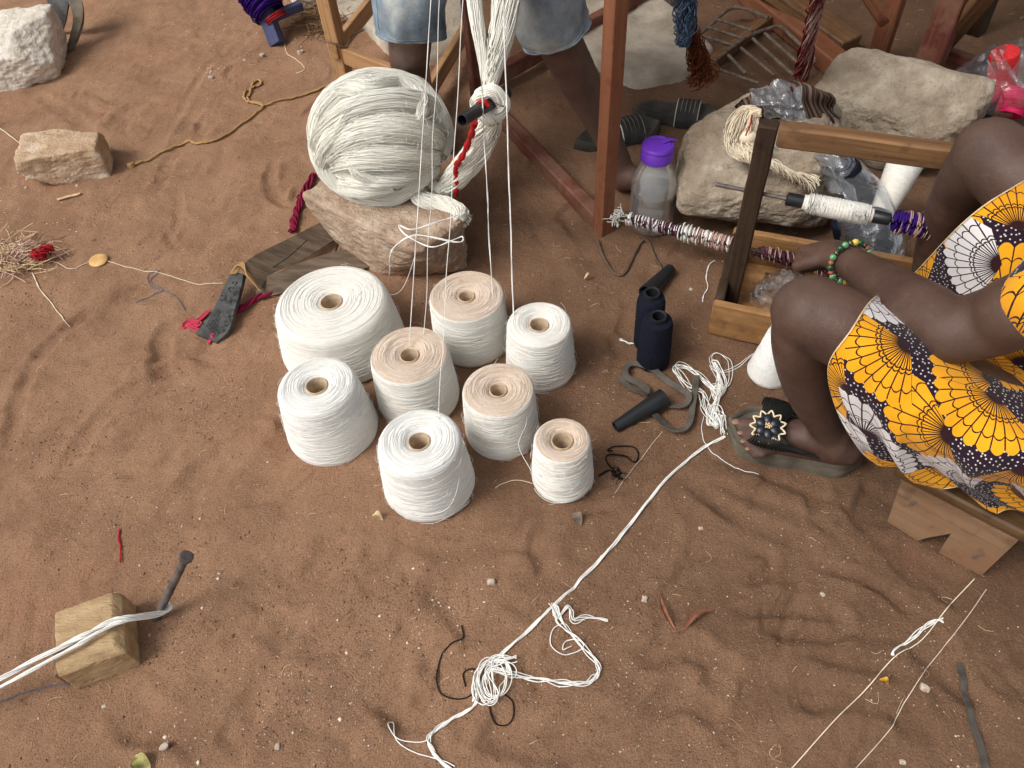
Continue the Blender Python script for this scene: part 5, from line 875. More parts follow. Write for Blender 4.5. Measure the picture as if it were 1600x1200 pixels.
mb = MB(); blob_film(mb, [(G(1290, 245, .2), .012), (G(1312, 268, .18), .04), (G(1340, 310, .13), .055), (G(1360, 365, .08), .062), (G(1375, 405, .05), .055), (G(1400, 440, .03), .02)], 3); tag(mb.build('plastic_bag', FILM2, smooth=50), 'clear plastic bag of dark spools beside the grey boulder', 'plastic bag')
mb = MB(); sheet(mb, np.array([[G(1195, 215, .24), G(1215, 240, .215), G(1240, 265, .18)], [G(1240, 220, .22), G(1262, 250, .2), G(1275, 290, .15)], [G(1275, 225, .23), G(1300, 265, .22), G(1312, 310, .17)], [G(1300, 230, .24), G(1335, 275, .2), G(1350, 330, .15)]]), 44, 36, crumple(6, .020, 3), .0004); tag(mb.build('plastic_sheet', FILM, smooth=180), 'loose clear plastic film hanging from the boulder to the bag', 'plastic film')
lay_cone('yarn_cone', 'cream yarn cone leaning head down against the long boulder', G(1378, 330, .10), G(1418, 248, .18), .026, .041, Y_WARM, 'yarn cone', core=False)
mb = MB(); bc = w0+wx*.13+wy*.12; blob_film(mb, [(bc+A(-.06, .01, .03), .012), (bc+A(-.03, .0, .035), .035), (bc+A(.02, .01, .035), .04), (bc+A(.07, .0, .03), .012)], 9, .3, 7); tag(mb.build('plastic_bag', FILM, smooth=40), 'crumpled clear plastic bag inside the winder box', 'plastic bag')
# red and pink spools in plastic at the right edge
SP_R = yarn_mat('scarlet_thread', srgb(170, 26, 32), srgb(205, 44, 48), srgb(224, 84, 78), bump=.4); SP_P = yarn_mat('crimson_thread', srgb(164, 18, 62), srgb(204, 32, 84), srgb(226, 80, 120), bump=.4)
gs = 'spools in the plastic bag at the right edge'
lay_cone('spool', 'scarlet thread spool standing in the bag at the right edge', G(1562, 150, .06), G(1570, 82, .19), .036, .036, SP_R, group=gs, core=False); lay_cone('spool', 'crimson thread spool lying under the scarlet one', G(1496, 172, .07), G(1548, 142, .08), .034, .034, SP_P, group=gs, core=False); lay_cone('spool', 'dark navy spool lying behind the crimson spool', G(1490, 145, .08), G(1545, 110, .10), .036, .036, Y_NAVY, group=gs, core=False)
lay_cone('spool', 'crimson spool at the far right under the scarlet one', G(1575, 180, .05), G(1592, 140, .10), .036, .036, SP_P, group=gs, core=False); lay_cone('spool', 'navy spool low in the bag behind the far knee', G(1520, 185, .035), G(1560, 165, .035), .034, .034, Y_NAVY, group=gs, core=False); lay_cone('spool', 'pink spool end at the left of the bag', G(1478, 165, .04), G(1488, 155, .05), .030, .030, SP_P, group=gs, core=False)
mb = MB(); blob_film(mb, [(G(1470, 165, .05), .015), (G(1500, 150, .07), .06), (G(1545, 135, .09), .085), (G(1580, 120, .12), .095), (G(1610, 100, .16), .07), (G(1630, 90, .2), .02)], 7, .10); tag(mb.build('plastic_bag', FILM2, smooth=50), 'clear plastic bag of red and navy spools at the right edge', 'plastic bag')
# ---------------------------------------------------------------- PEOPLE
def chain(mb, pts, n=40, sides=24, sq=1.0):
    """limb: (point, radius) list, rounded at both ends"""
    P = cat([p for p, r in pts], n); r = cat(np.array([[r] for p, r in pts]), n)[:, 0]
    d0 = nrm(P[0]-P[1]); d1 = nrm(P[-1]-P[-2]); k = A(.95, .75, .4, .08); f = A(.3, .66, .92, .996)
    P = np.vstack([(P[0]+np.outer(f*r[0], d0))[::-1], P, P[-1]+np.outer(f*r[-1], d1)]); r = np.concatenate([(k*r[0])[::-1], r, k*r[-1]])
    return tube(mb, P, r, sides, True, sq)
def ball(mb, c, rad, sub=3): D, Fc = ICO[sub]; mb.add(np.asarray(c)+D*np.asarray(rad), Fc); return mb
def fuse(mb, name, m, parent, voxel=.004, smooth=6, origin=None):
    """one continuous skin from overlapping limbs"""
    tmp = mb.build('tmp_'+name, None, None, smooth=0, origin=(0, 0, 0)); a = tmp.modifiers.new('r', 'REMESH'); a.mode = 'VOXEL'; a.voxel_size = voxel
    b = tmp.modifiers.new('s', 'SMOOTH'); b.factor = .5; b.iterations = smooth
    dg = bpy.context.evaluated_depsgraph_get(); dg.update(); ev = tmp.evaluated_get(dg); me = bpy.data.meshes.new_from_object(ev)
    old = tmp.data; bpy.data.objects.remove(tmp); bpy.data.meshes.remove(old)
    me.name = name; me.materials.clear(); me.materials.append(m); me.polygons.foreach_set('use_smooth', np.ones(len(me.polygons), bool))
    o = bpy.data.objects.new(name, me); COL.objects.link(o); po = np.array(parent['_o']); o.parent = parent; o.location = -po; o['_o'] = [0., 0., 0.]; return o
SKIN = skin_mat('dark_brown_skin'); SOLE_SKIN = mat('heel_skin', srgb(120, 72, 48), srgb(150, 94, 62), 30, .6, .2, 200)
# --- seated woman at the right
wom = thing('person', 'seated person in yellow and purple fan print dress turning the winder', 'person', G(1560, 760, .0))
mb = MB()
kn = G(1264, 488, .43); ank = G(1300, 684, .085)
chain(mb, [(G(1780, 780, .25), .085), (G(1560, 665, .325), .072), (G(1420, 575, .385), .064), (G(1330, 520, .42), .058), (kn, .055)])
chain(mb, [(kn+A(.004, 0, -.004), .054), (G(1254, 530, .37), .0465), (G(1260, 580, .28), .0445), (G(1272, 625, .20), .038), (G(1288, 662, .13), .030), (ank, .029)])
ball(mb, kn+A(-.006, -.006, .004), (.047, .046, .049))
# near foot
ft = lambda x, y, z: G(x, y, z)
chain(mb, [(ank+A(0, 0, .01), .03), (ft(1305, 695, .07), .034), (ft(1322, 704, .06), .029)]); chain(mb, [(ank, .030), (ft(1270, 684, .075), .032), (ft(1235, 680, .062), .033), (ft(1204, 676, .052), .029), (ft(1190, 672, .050), .024)]); chain(mb, [(ft(1310, 705, .055), .027), (ft(1260, 696, .056), .026), (ft(1215, 690, .052), .024), (ft(1196, 690, .050), .020)])
for (a_, b_, c_, r_) in (((1200, 668), (1172, 662), (1153, 662), .0125), ((1198, 678), (1174, 677), (1158, 678), .0098), ((1198, 688), (1176, 689), (1163, 691), .0092), ((1200, 697), (1182, 700), (1170, 703), .0088), ((1204, 704), (1190, 709), (1180, 713), .0082)): chain(mb, [(ft(*a_, .050), r_*1.05), (ft(*b_, .052), r_), (ft(*c_, .043), r_*.95)], 14, 16)
# far leg
k2 = G(1546, 238, .52); chain(mb, [(G(1880, 560, .27), .085), (G(1720, 400, .43), .076), (k2, .054)]); chain(mb, [(k2, .053), (G(1502, 300, .40), .046), (G(1470, 370, .26), .041), (G(1448, 430, .12), .03), (G(1444, 455, .07), .028)]); chain(mb, [(G(1446, 452, .05), .028), (G(1400, 455, .04), .03), (G(1362, 452, .025), .02)])
# trunk, neck, head
PV = A(.99, .72, .27); CH = A(1.02, .76, .62); NK = A(.98, .77, .79); HD = A(.94, .775, .91)
chain(mb, [(PV, .13), (A(1.02, .74, .40), .118), (CH, .125), (A(1.01, .765, .72), .085), (NK, .048), (HD, .05)], 40, 28); chain(mb, [(A(1.0, .62, .68), .055), (CH+A(0, 0, .08), .08), (A(1.02, .91, .68), .055)])
ball(mb, HD+A(.012, 0, .035), (.094, .072, .095)); ball(mb, HD+A(-.035, 0, -.02), (.055, .052, .07)); ball(mb, HD+A(-.092, 0, -.005), (.016, .013, .016)); chain(mb, [(HD+A(-.083, 0, .03), .009), (HD+A(-.094, 0, 0), .011)], 8, 10)
for s_ in (-1, 1): ball(mb, HD+A(.012, s_*.072, .005), (.018, .009, .03), 2); ball(mb, HD+A(-.079, s_*.028, .03), (.012, .016, .011), 2)
ball(mb, HD+A(-.083, 0, -.045), (.014, .024, .009), 2)
# near arm and hand on the wrapped axle
el = G(1487, 520, .475); wr = G(1330, 411, .40); sh = A(.985, .64, .69)
chain(mb, [(sh, .058), (G(1650, 462, .57), .046), (G(1560, 500, .51), .046), (el, .043)]); chain(mb, [(el, .043), (G(1445, 490, .465), .0435), (G(1400, 458, .44), .037), (wr, .0265)], 40, 24)
hd0 = G(1302, 398, .385); hd1 = G(1286, 396, .36); chain(mb, [(wr, .026), (hd0, .029), (hd1, .027)], 20, 20, .8)
hv = nrm(hd1-wr); sdv = nrm(np.cross(hv, A(0, 0, 1)))
for k, (o_, L_) in enumerate(((-.030, .066), (-.011, .074), (.009, .070), (.027, .058))):
    b0 = hd1+sdv*o_*.9+A(0, 0, .012); chain(mb, [(b0-hv*.012, .0105), (b0+hv*L_*.32+A(0, 0, -.004), .0098), (b0+hv*L_*.36+A(0, 0, -.030), .0092), (b0+hv*L_*.05+A(0, 0, -.046), .0085)], 18, 14)
b0 = hd0-sdv*.026+A(0, 0, -.006); chain(mb, [(b0, .013), (b0-sdv*.018+hv*.022+A(0, 0, -.012), .011), (b0-sdv*.006+hv*.045+A(0, 0, -.024), .0095)], 16, 14)
# far arm resting in the lap
chain(mb, [(A(1.03, .90, .68), .056), (A(1.08, 1.02, .54), .044), (A(1.06, 1.06, .47), .04), (A(.98, 1.02, .50), .034), (A(.93, .99, .52), .026)]); chain(mb, [(A(.94, .99, .52), .027), (A(.90, .97, .515), .026)], 12)
for k in range(4): b0 = A(.895, .945+.018*k, .515); chain(mb, [(b0, .010), (b0+A(-.03, 0, .004), .009), (b0+A(-.055, 0, -.010), .008)], 12, 12)
chain(mb, [(A(.925, .945, .515), .012), (A(.90, .925, .51), .0105), (A(.88, .92, .505), .009)], 12, 12)
fuse(mb, 'body', SKIN, wom, .0058, 4)
NAIL = mat('toe_nail', srgb(140, 100, 84), srgb(164, 124, 106), 60, .45, 0, 100, spec=.4)
for x, y, r in ((1150, 659, .0085), (1157, 676, .006), (1161, 689, .0055), (1168, 701, .005)): ball(MB(), G(x, y, .0515), (r, r*.8, r*.38), 2).build('toenail', NAIL, wom, smooth=180)
ball(MB(), HD+A(.03, 0, .06), (.10, .082, .082)).build('head_wrap', mat('plain_dark_cloth', srgb(40, 30, 44), srgb(60, 46, 62), 30, .9, .4, 160), wom, smooth=180)
for s_ in (-1, 1): ball(MB(), HD+A(-.086, s_*.028, .031), (.006, .011, .0065), 2).build('eye', mat('eye_white', srgb(225, 220, 212), srgb(235, 230, 222), 20, .3, 0, 50), wom, smooth=180)
# fan print cloth
def fan_cloth():
    t = NT('fan_print_cotton'); t.sc = None
    DARK = (.020, .008, .018); uv = t.coord('UV', (6.6, 6.6, 1))
    dots = t.math('LESS_THAN', t.vor(uv, 21, 'Distance', .7, '2D'), .17); base = t.mix(dots, DARK, (.62, .58, .54))
    def layer(col, off, rnd, R0, seedrot):
        a = t.n('ShaderNodeVectorMath', operation='ADD'); t.put(a.inputs[0], uv); a.inputs[1].default_value = (*off, 0); pv = a.outputs[0]
        x = t.n('ShaderNodeTexVoronoi', voronoi_dimensions='2D'); t.put(x.inputs['Vector'], pv); x.inputs['Scale'].default_value = 1; x.inputs['Randomness'].default_value = rnd
        d = t.n('ShaderNodeVectorMath', operation='SUBTRACT'); t.put(d.inputs[0], pv); t.put(d.inputs[1], x.outputs['Position'])
        sc = t.n('ShaderNodeSeparateColor'); t.put(sc.inputs[0], x.outputs['Color'])
        ro = t.n('ShaderNodeVectorRotate', rotation_type='Z_AXIS'); t.put(ro.inputs['Vector'], d.outputs[0]); t.put(ro.inputs['Angle'], t.math('MULTIPLY_ADD', sc.outputs[0], 6.28, seedrot))
        s = t.n('ShaderNodeSeparateXYZ'); t.put(s.inputs[0], ro.outputs[0]); px = t.math('ADD', s.outputs[0], R0*.52); py = s.outputs[1]
        r = t.math('SQRT', t.math('ADD', t.math('MULTIPLY', px, px), t.math('MULTIPLY', py, py))); an = t.math('ARCTAN2', py, px)
        k = 4.6; fr = t.math('SUBTRACT', t.math('FRACT', t.math('MULTIPLY_ADD', an, k, 20.5)), .5); f2 = t.math('MULTIPLY', fr, fr)
        edge = t.math('SUBTRACT', R0, t.math('MULTIPLY', f2, .36*R0))
        inside = t.math('MULTIPLY', t.math('LESS_THAN', r, edge), t.math('LESS_THAN', t.math('ABSOLUTE', an), 1.19))
        f3 = t.math('ABSOLUTE', t.math('SUBTRACT', t.math('FRACT', t.math('MULTIPLY_ADD', an, k, 20.0)), .5))
        lw = .0065
        rad = t.math('LESS_THAN', t.math('MULTIPLY', f3, r), lw*k*.95)
        rn = t.math('DIVIDE', r, edge)
        def arc(q, w): return t.math('LESS_THAN', t.math('ABSOLUTE', t.math('SUBTRACT', t.math('DIVIDE', r, t.math('SUBTRACT', 1., t.math('MULTIPLY', f2, .35))), q*R0)), w)
        ln = rad
        for q in (.44, .50, .78): ln = t.math('MAXIMUM', ln, arc(q, .007))
        halfl = t.math('MULTIPLY', t.math('LESS_THAN', t.math('MULTIPLY', t.math('ABSOLUTE', fr), r), lw*k*.6), t.math('LESS_THAN', r, R0*.44)); ln = t.math('MAXIMUM', ln, halfl)
        ln = t.math('MAXIMUM', ln, t.math('LESS_THAN', r, R0*.06))
        fill = t.mix(t.math('LESS_THAN', sc.outputs[1], .16), (.84, .37, .012), (.74, .71, .70)); fill = t.mix(ln, fill, (.030, .008, .010))
        return t.mix(inside, col, fill)
    c = layer(base, (5.3, 9.7), .4, .66, 0); c = layer(c, (2.83, 14.2), .4, .58, 2.1)
    w = t.n('ShaderNodeTexNoise'); t.put(w.inputs['Vector'], t.coord('UV', (900, 900, 1))); w.inputs['Scale'].default_value = 1
    big = t.noise(t.coord('Object'), 40, 4); t.pbr(c, .82, t.bump(big, .25, .006, t.bump(w.outputs[0], .25, .001)), .15, Sheen_Weight=.1); return t.m
FAN = fan_cloth(); PIPE = mat('cream_piping', srgb(206, 184, 140), srgb(226, 206, 166), 60, .8, .2, 300)
rows = [[(1660, 250, .53), (1592, 288, .56), (1512, 342, .53), (1432, 426, .38), (1402, 450, .35), (1366, 466, .47), (1330, 516, .495), (1295, 574, .44), (1306, 640, .36), (1342, 698, .29), (1372, 724, .25)],
        [(1720, 285, .51), (1655, 330, .53), (1575, 400, .50), (1505, 478, .40), (1475, 500, .38), (1440, 522, .455), (1408, 562, .475), (1362, 622, .43), (1364, 672, .36), (1395, 720, .28), (1438, 742, .235)],
        [(1790, 340, .48), (1730, 390, .49), (1650, 475, .45), (1585, 540, .39), (1555, 560, .38), (1528, 588, .43), (1495, 622, .44), (1448, 672, .40), (1440, 710, .34), (1466, 748, .265), (1508, 779, .215)],
        [(1880, 410, .41), (1830, 470, .43), (1740, 570, .42), (1675, 625, .39), (1645, 645, .38), (1620, 662, .405), (1588, 690, .41), (1540, 728, .37), (1530, 750, .31), (1558, 780, .25), (1600, 804, .20)],
        [(1990, 500, .40), (1950, 560, .42), (1860, 660, .41), (1800, 710, .39), (1775, 730, .385), (1745, 752, .395), (1715, 772, .39), (1672, 795, .34), (1650, 805, .27), (1665, 825, .2), (1700, 850, .160)]]
PPd = np.array([[G(*p) for p in r] for r in rows])
def dfold(u, v):
    w = np.clip((v-.55)/.3, 0, 1); return .020*w*(np.abs(np.sin(u*10+v*3))-.5)*np.clip(u*3, 0, 1)+.005*w*np.sin(u*31-v*7)*np.clip(u*4, 0, 1)+.008*np.exp(-((v-.40)/.08)**2)*np.sin(u*17)*np.clip(u*3, 0, 1)+.0025*np.sin(u*7+v*18)
dress = MB(); Q = sheet(dress, PPd, 90, 120, dfold, .0016, .62); dr = dress.build('dress_skirt', FAN, wom, smooth=180)
mb = MB(); tube(mb, Q[0]+A(0, 0, .0), .0016, 6); tube(mb, Q[:, -1], .0014, 6); mb.build('piping', PIPE, dr, smooth=180)
mb = MB(); ang = np.linspace(0, 2*PI, 49)[:-1]; rings = []
for z, cx, cy, rx, ry in ((.24, 1.02, .73, .175, .20), (.32, 1.03, .74, .165, .185), (.40, 1.04, .745, .145, .165), (.52, 1.03, .755, .145, .17), (.62, 1.03, .76, .145, .175), (.69, 1.02, .765, .12, .165), (.735, 1.01, .768, .075, .11)): rings.append(np.stack([cx+rx*np.cos(ang), cy+ry*np.sin(ang), z+.006*np.sin(ang*5)], -1))
Vb = cat(np.array(rings), 40); mb.add(Vb.reshape(-1, 3), grid_faces(40, 48, cv=True), uv=[grid_uv(40, 48, np.linspace(0, .6, 40), np.linspace(0, 1.0, 49), cv=True)]); mb.build('dress_bodice', FAN, wom, smooth=180)
# sleeve
c0 = G(1650, 468, .55); c1 = G(1710, 448, .60); P = cat([c0, c1, sh+A(.01, .02, .0)], 24); T, N, B = frames(P); rad = cat(A([.062], [.064], [.066]), 24)[:, 0]; a_ = np.arange(48)*2*PI/48
V = P[:, None]+(rad[:, None]*(1+.06*np.sin(a_*4+.4)[None]*np.linspace(1, .2, 24)[:, None]))[..., None]*(N[:, None]*np.cos(a_)[:, None]+B[:, None]*np.sin(a_)[:, None])
mb = MB(); mb.add(V.reshape(-1, 3), grid_faces(24, 48, cv=True), uv=[grid_uv(24, 48, np.linspace(0, .3, 24)+.31, np.linspace(0, .42, 49)+.2, cv=True)]); slv = mb.build('dress_sleeve', FAN, wom, smooth=180); tube(MB(), np.vstack([V[0], V[0][:1]]), .002, 6).build('piping', PIPE, slv, smooth=180)
# bracelet
BC = {'green': mat('green_bead', srgb(70, 130, 84), srgb(140, 188, 140), 160, .25, 0, 50, spec=.5), 'dark': mat('dark_green_bead', srgb(24, 58, 36), srgb(52, 98, 64), 160, .25, 0, 50, spec=.5), 'yellow': mat('yellow_bead', srgb(206, 170, 60), srgb(226, 204, 100), 160, .3, 0, 50, spec=.5), 'black': mat('black_bead', (.01, .01, .01), (.3, .28, .1), 300, .35, 0, 50, spec=.5, lo=.5, hi=.6), 'red': mat('brick_bead', srgb(150, 80, 60), srgb(190, 120, 96), 160, .35, 0, 50), 'white': mat('white_bead', srgb(220, 216, 208), srgb(236, 232, 226), 60, .3, 0, 50)}
bc = wr+nrm(el-wr)*-.004; ad = nrm(hd0-el); e1 = nrm(np.cross(ad, A(0, 0, 1))); e2 = np.cross(ad, e1)
br = tube(MB(), np.stack([bc+.0305*(e1*math.cos(x)+e2*math.sin(x)) for x in np.linspace(0, 2*PI, 60)]), .0012, 6).build('bracelet', mat('navy_cord', srgb(30, 30, 70), srgb(46, 44, 96), 60, .8, 0), wom)
seq = ['black', 'green', 'red', 'dark', 'red', 'green', 'black', 'green', 'yellow', 'yellow', 'yellow', 'white', 'yellow', 'green', 'black', 'dark', 'green', 'red', 'black', 'dark', 'yellow', 'black', 'green', 'dark']
for k, cn in enumerate(seq):
    x = PI-.2-k*2*PI/len(seq)+.9; r = .0054 if cn in ('green', 'yellow', 'dark', 'white') else .0042; ball(MB(), bc+.0335*(e1*math.cos(x)+e2*math.sin(x)), (r, r, r), 2).build('bead', BC[cn], br, smooth=180)
# --- sandal with flower
hl, toe = G(1346, 722, .02), G(1137, 664, .02); hl[2] = toe[2] = 0; su = nrm(toe-hl); Lq = np.linalg.norm(toe-hl); sw = A(-su[1], su[0], 0)    # sw points to the near side when facing left
san = thing('sandal', 'dark platform sandal with black flower ornament on the foot', 'sandal', (hl+toe)/2)
RUBS = mat('worn_sandal_rubber', srgb(82, 78, 68), srgb(112, 104, 90), 22, .85, .4, 120, spec=.15, c3=srgb(142, 122, 98))
s_ = np.linspace(0, 1, 44); wn = cat(A([.0], [.030], [.036], [.037], [.038], [.043], [.047], [.046], [.036], [.0]), 44)[:, 0]*1.14; wf = cat(A([.0], [.030], [.035], [.035], [.036], [.040], [.044], [.043], [.034], [.0]), 44)[:, 0]
near_s = 1 if sw[1] < 0 else -1; swn = sw*near_s
out = np.vstack([hl+np.outer(s_*Lq, su)+np.outer(wn, swn), (hl+np.outer(s_*Lq, su)-np.outer(wf, swn))[::-1][1:-1]]); m_ = len(out); cc = out.mean(0)
hz = .048+.004*np.cos(np.linspace(0, 2*PI, m_)); rings = [out*A(1, 1, 0)+A(0, 0, -.004)]
for sc_, zf, rm in ((1.0, .15, 0), (1.012, .35, 0), (.985, .5, 0), (1.01, .62, 0), (1.015, .95, 0), (1.0, 1.08, .0), (.96, 1.05, 0), (.93, .86, 0), (.5, .84, 0), (.05, .84, 0)): q_ = cc+(out-cc)*sc_; q_[:, 2] = hz*zf; rings.append(q_)
MB().add(np.array(rings).reshape(-1, 3), grid_faces(len(rings), m_, cv=True)).build('sole', RUBS, san, smooth=60)
fc = G(1200, 667, .108); STRAP = mat('black_strap_rubber', srgb(34, 35, 34), srgb(58, 57, 53), 20, .65, .2, 120, spec=.25)
def fan_strap(name, side, sa, sb):
    e = [hl+su*Lq*q+swn*side*(np.interp(q, s_, wn)*.97)+A(0, 0, .046) for q in np.linspace(sa, sb, 6)]; top_ = [fc+su*(q-.5)*.034+A(0, 0, -.008) for q in np.linspace(0, 1, 6)]
    md = [a*.42+b*.58+swn*side*.030+A(0, 0, .022) for a, b in zip(e, top_)]; mb = MB(); sheet(mb, np.array([top_, md, e]).swapaxes(0, 1), 120, 20, lambda u, v: .0022*np.sin(u*2*PI*19)*(.4+.6*v), .0025); mb.build(name, STRAP, san, smooth=60)
fan_strap('strap', 1, .26, .84); fan_strap('strap', -1, .34, .80)
nf = nrm(nrm(Cv-fc)*.75+A(0, 0, .6)); f1 = nrm(np.cross(nf, A(0, 1, .2))); f2_ = np.cross(nf, f1)
fl = thing('flower', '', '', fc); del fl['label']; del fl['category']; fl.parent = san; fl.location = Vector(fc)-Vector((hl+toe)/2)
a_ = np.linspace(0, 2*PI, 141); rr2 = .0215+.0105*(1-np.abs(((a_*11/(2*PI)) % 1)-.5)*2); tube(MB(), fc+np.outer(rr2*np.cos(a_), f1)+np.outer(rr2*np.sin(a_), f2_)+nf*.001, .0017, 6).build('petal_rim', mat('cream_plastic', srgb(222, 200, 164), srgb(236, 218, 186), 40, .5, 0), fl, smooth=180)
for k in range(10):
    x = k*2*PI/10; c_ = fc+(f1*math.cos(x)+f2_*math.sin(x))*.018; D, Fc = ICO[2]; ex = f1*math.cos(x)+f2_*math.sin(x); ey = np.cross(nf, ex); MB().add(c_+np.outer(D[:, 0]*.0095, ex)+np.outer(D[:, 1]*.0058, ey)+np.outer(D[:, 2]*.0012, nf), Fc).build('petal', STRAP, fl, smooth=180)
PET = mat('navy_petal_plastic', (.008, .010, .016), (.014, .017, .026), 30, .35, 0, 50, spec=.5)
for k in range(6):
    x = k*2*PI/6+.3; ex = f1*math.cos(x)+f2_*math.sin(x); ey = np.cross(nf, ex); D, Fc = ICO[3]; rr = 1+.10*np.abs(D[:, 1]); MB().add(fc+ex*.0135+nf*.0035+np.outer(D[:, 0]*.0098*rr, ex)+np.outer(D[:, 1]*.0085, ey)+np.outer(D[:, 2]*.0045, nf), Fc).build('petal', PET, fl, smooth=180)
g = np.random.default_rng(3)
for k in range(11):
    x = k*2.4; r = .0018*math.sqrt(k); ball(MB(), fc+(f1*math.cos(x)+f2_*math.sin(x))*r+nf*.008, (.0018,)*3, 1).build('stud', mat('gold_stud', srgb(196, 164, 110), srgb(224, 200, 150), 60, .4, 0, 50, spec=.5), fl, smooth=180)
# --- weaver behind the loom
wv = thing('person', 'barefoot person in faded denim shorts seated behind the loom', 'person', G(820, 60)); mb = MB()
kr = G(846, 0, .53); kl = G(640, -6, .53); hemr = G(868, 52, .455); heml = G(641, 52, .455); hr, hl_ = A(.11, 2.06, .57), A(-.11, 2.08, .57); ar = G(972, 262, .075); al = G(655, 170, .07)
for k_, h_, a_, m1, m2 in ((kr, hr, ar, G(902, 120, .33), G(940, 195, .19)), (kl, hl_, al, G(640, 100, .32), G(646, 140, .18))):
    chain(mb, [(h_, .085), ((h_+k_)/2, .075), (k_, .056)]); chain(mb, [(k_, .054), (hemr if k_ is kr else heml, .050), (m1, .048), (m2, .038), (a_, .030)])
for pts in ([(978, 276, .055), (1015, 286, .055), (1050, 290, .044), (1066, 294, .034)], [(655, 180, .055), (672, 200, .05), (690, 215, .04), (698, 222, .032)]): chain(mb, [(G(*pts[0]), .031), (G(*pts[1]), .032), (G(*pts[2]), .033), (G(*pts[3]), .026)], 24, 20)
for (bx, by, tx, ty, dy) in ((1056, 294, 1086, 300, 11), (690, 218, 706, 232, 6)):
    for k in range(5): r = (.0135, .0105, .010, .0095, .009)[4-k if bx < 800 else 4-k]; chain(mb, [(G(bx-k*2, by+dy-k*dy*.6, .026), r), (G((bx+tx)/2, (by+ty)/2+dy-k*dy*.62, .026), r), (G(tx-(4-k)*2.5*0-k*1.0, ty+dy-k*dy*.62, .016), r*.95)], 12, 14)
ball(mb, G(975, 280, .035), (.034, .034, .034)); ball(mb, G(652, 180, .035), (.034, .034, .034))
chain(mb, [(A(0, 2.09, .58), .14), (A(0, 2.1, .78), .13), (A(0, 2.06, .98), .145), (A(0, 2.02, 1.1), .09), (A(0, 1.99, 1.2), .055), (A(0, 1.97, 1.27), .06)], 40, 28); chain(mb, [(A(-.18, 2.03, 1.08), .06), (A(0, 2.04, 1.08), .09), (A(.18, 2.03, 1.08), .06)]); hd = A(0, 1.95, 1.33); ball(mb, hd+A(0, .012, .03), (.075, .095, .095)); ball(mb, hd+A(0, -.03, -.03), (.052, .055, .07)); chain(mb, [(hd+A(0, -.083, .02), .009), (hd+A(0, -.095, -.008), .012)], 8, 10); ball(mb, hd+A(0, -.082, -.05), (.024, .014, .009), 2)
for s2 in (-1, 1):
    ball(mb, hd+A(s2*.074, .01, 0), (.009, .018, .03), 2); chain(mb, [(A(s2*.2, 2.03, 1.06), .052), (A(s2*.29, 1.96, .86), .042), (A(s2*.27, 1.80, 1.04), .034), (A(s2*.25, 1.72, 1.17), .026), (A(s2*.24, 1.70, 1.19), .028)])
    for k in range(4): b0 = A(s2*(.215+.018*k), 1.685, 1.19); chain(mb, [(b0, .010), (b0+A(0, -.035, .0), .009), (b0+A(0, -.05, -.03), .008)], 12, 12)
    chain(mb, [(A(s2*.205, 1.70, 1.18), .012), (A(s2*.185, 1.67, 1.17), .010), (A(s2*.19, 1.65, 1.155), .009)], 12, 12)
fuse(mb, 'body', skin_mat('reddish_brown_skin', 1.5), wv, .008, 3)
t = NT('faded_denim'); v = t.coord('Object'); n = t.noise(v, 9, 6, .65); col = t.ramp(n, [(.34, srgb(84, 98, 114)), (.52, srgb(132, 146, 156)), (.68, srgb(184, 190, 188))]); col = t.mix(t.ramp(t.noise(v, 4, 5), [(.5, (0, 0, 0)), (.7, (.5, .5, .5))]), col, srgb(150, 138, 120)); t.pbr(col, .92, t.bump(t.noise(v, 420, 2), .35, .002, t.bump(t.noise(v, 22, 4), .5, .01)), .1); DEN = t.m
mb = MB()
for k_, h_, out_ in ((kr, hr, .02), (kl, hl_, -.02)):
    hem = hemr if k_ is kr else heml; P = cat([hem, k_+A(0, .01, .005), (k_+h_)/2, h_+A(0, .06, .01)], 40); T, N, B = frames(P); rad = cat(A([.076], [.080], [.098], [.13]), 40)[:, 0]; aa = np.arange(64)*2*PI/64
    V = P[:, None]+(rad[:, None]*(1+.10*fbm(np.stack(np.broadcast_arrays(np.cos(aa)[None]*1.6, np.sin(aa)[None]*1.6, np.linspace(0, 5, 40)[:, None]), -1), 3, 9)))[..., None]*(N[:, None]*np.cos(aa)[:, None]+B[:, None]*np.sin(aa)[:, None]); mb.add(V.reshape(-1, 3), grid_faces(40, 64, cv=True)); mb.add((P[:, None]+(V-P[:, None])*.965).reshape(-1, 3)[:64*12], grid_faces(12, 64, cv=True)[:, ::-1])
    tube(mb, V[:, 8]*1.0, .0016, 6); tube(mb, V[:, 40]*1.0, .0016, 6)
    for off in (0.0, .022): i_ = int(off/.022*3); tube(mb, np.vstack([V[i_], V[i_][:1]]), .0028 if off == 0 else .0014, 6)
mb.build('shorts', DEN, wv, smooth=180)
mb = MB(); rings = []
for z, r1, r2 in ((.55, .17, .15), (.65, .165, .14), (.85, .16, .135), (1.0, .18, .14), (1.08, .16, .12), (1.13, .10, .09)): rings.append(np.stack([r1*np.cos(ang), 2.07-.1*(z-.55)+r2*np.sin(ang), z+0*ang], -1))
Vb = cat(np.array(rings), 30); mb.add(Vb.reshape(-1, 3), grid_faces(30, 48, cv=True)); mb.build('shirt', mat('plain_grey_shirt', srgb(120, 116, 110), srgb(146, 142, 136), 20, .9, .3, 160), wv, smooth=180)
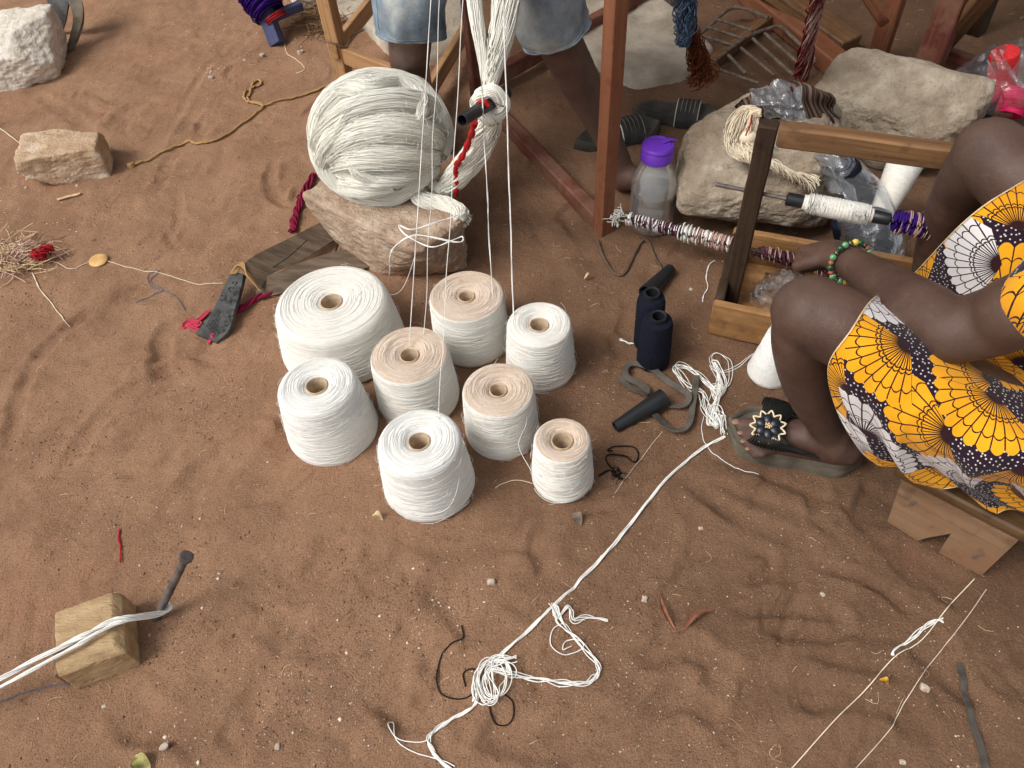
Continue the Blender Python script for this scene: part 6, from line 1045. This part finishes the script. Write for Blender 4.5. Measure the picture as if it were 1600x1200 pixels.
# discarded slide sandals
def slide(label, heel, toe_, turn):
    a, b = G(*heel), G(*toe_); a[2] = b[2] = 0; u = nrm(b-a); L = np.linalg.norm(b-a); L = max(L, .24); w = A(-u[1], u[0], 0); o = thing('slide_sandal', label, 'sandal', (a+b)/2, 'slide sandals by the loom'); s = np.linspace(0, 1, 36); hw = cat(A([0.], [.034], [.038], [.036], [.041], [.047], [.044], [0.]), 36)[:, 0]
    out = np.vstack([a+np.outer(s*L, u)+np.outer(hw, w), (a+np.outer(s*L, u)-np.outer(hw, w))[::-1][1:-1]]); m = len(out); c = out.mean(0); R = []
    for sc_, z in ((.97, -.003), (1.03, .006), (1.0, .03), (.97, .036), (.90, .035), (.86, .029), (.4, .027), (.05, .027)): q_ = c+(out-c)*sc_; q_[:, 2] = z; R.append(q_)
    MB().add(np.array(R).reshape(-1, 3), grid_faces(len(R), m, cv=True)).build('sole', mat('grey_foam_sole', srgb(64, 62, 58), srgb(92, 88, 82), 14, .85, .3, 120, spec=.15), o, smooth=60)
    def arch(q): th_ = np.linspace(0, PI, 9); c_ = a+u*L*q; return c_+np.outer(np.cos(th_)*.048, w)+np.outer(np.sin(th_)*.05+.012, A(0, 0, 1))
    PP = np.array([arch(q) for q in (.50, .62, .74)]); mb = MB(); Qs = sheet(mb, PP, 16, 40, None, .003); mb.build('strap', mat('dark_strap', srgb(44, 44, 44), srgb(66, 64, 62), 30, .8, .2, 120), o, smooth=50); mb = MB(); cq = PP.mean((0, 1)); PI2 = PP+(cq-PP)*A(.09, .09, .09); sheet(mb, PI2, 16, 40, None, .002); mb.build('strap_lining', mat('teal_lining', srgb(20, 66, 74), srgb(30, 88, 96), 30, .6, .2, 120), o, smooth=50)
    mb = MB(); tube(mb, Qs[0], .0028, 6); tube(mb, Qs[-1], .0028, 6); mb.build('strap_edge', mat('pale_edging', srgb(186, 178, 164), srgb(210, 204, 192), 40, .7, 0), o, smooth=180)
    mb = MB()
    for q in (.2, .4, .6, .8): tube(mb, Qs[int(q*15)]+A(0, 0, .0015), .0022, 6)
    mb.build('strap_stripe', mat('taupe_stripe', srgb(110, 92, 84), srgb(132, 112, 102), 40, .8, 0), o, smooth=180)
slide('grey slide sandal lying with its heel left of the loom post', (898, 236), (1030, 205), 0); slide('dark slide sandal lying behind the bottle lid near the boulder', (990, 182), (1125, 196), 0)
for o in bpy.data.objects:
    if o.name.split('.')[0] == 'stray_fibre': o['kind'] = 'stuff'
# keep helper keys out of the file
for o in bpy.data.objects:
    if '_o' in o: del o['_o']
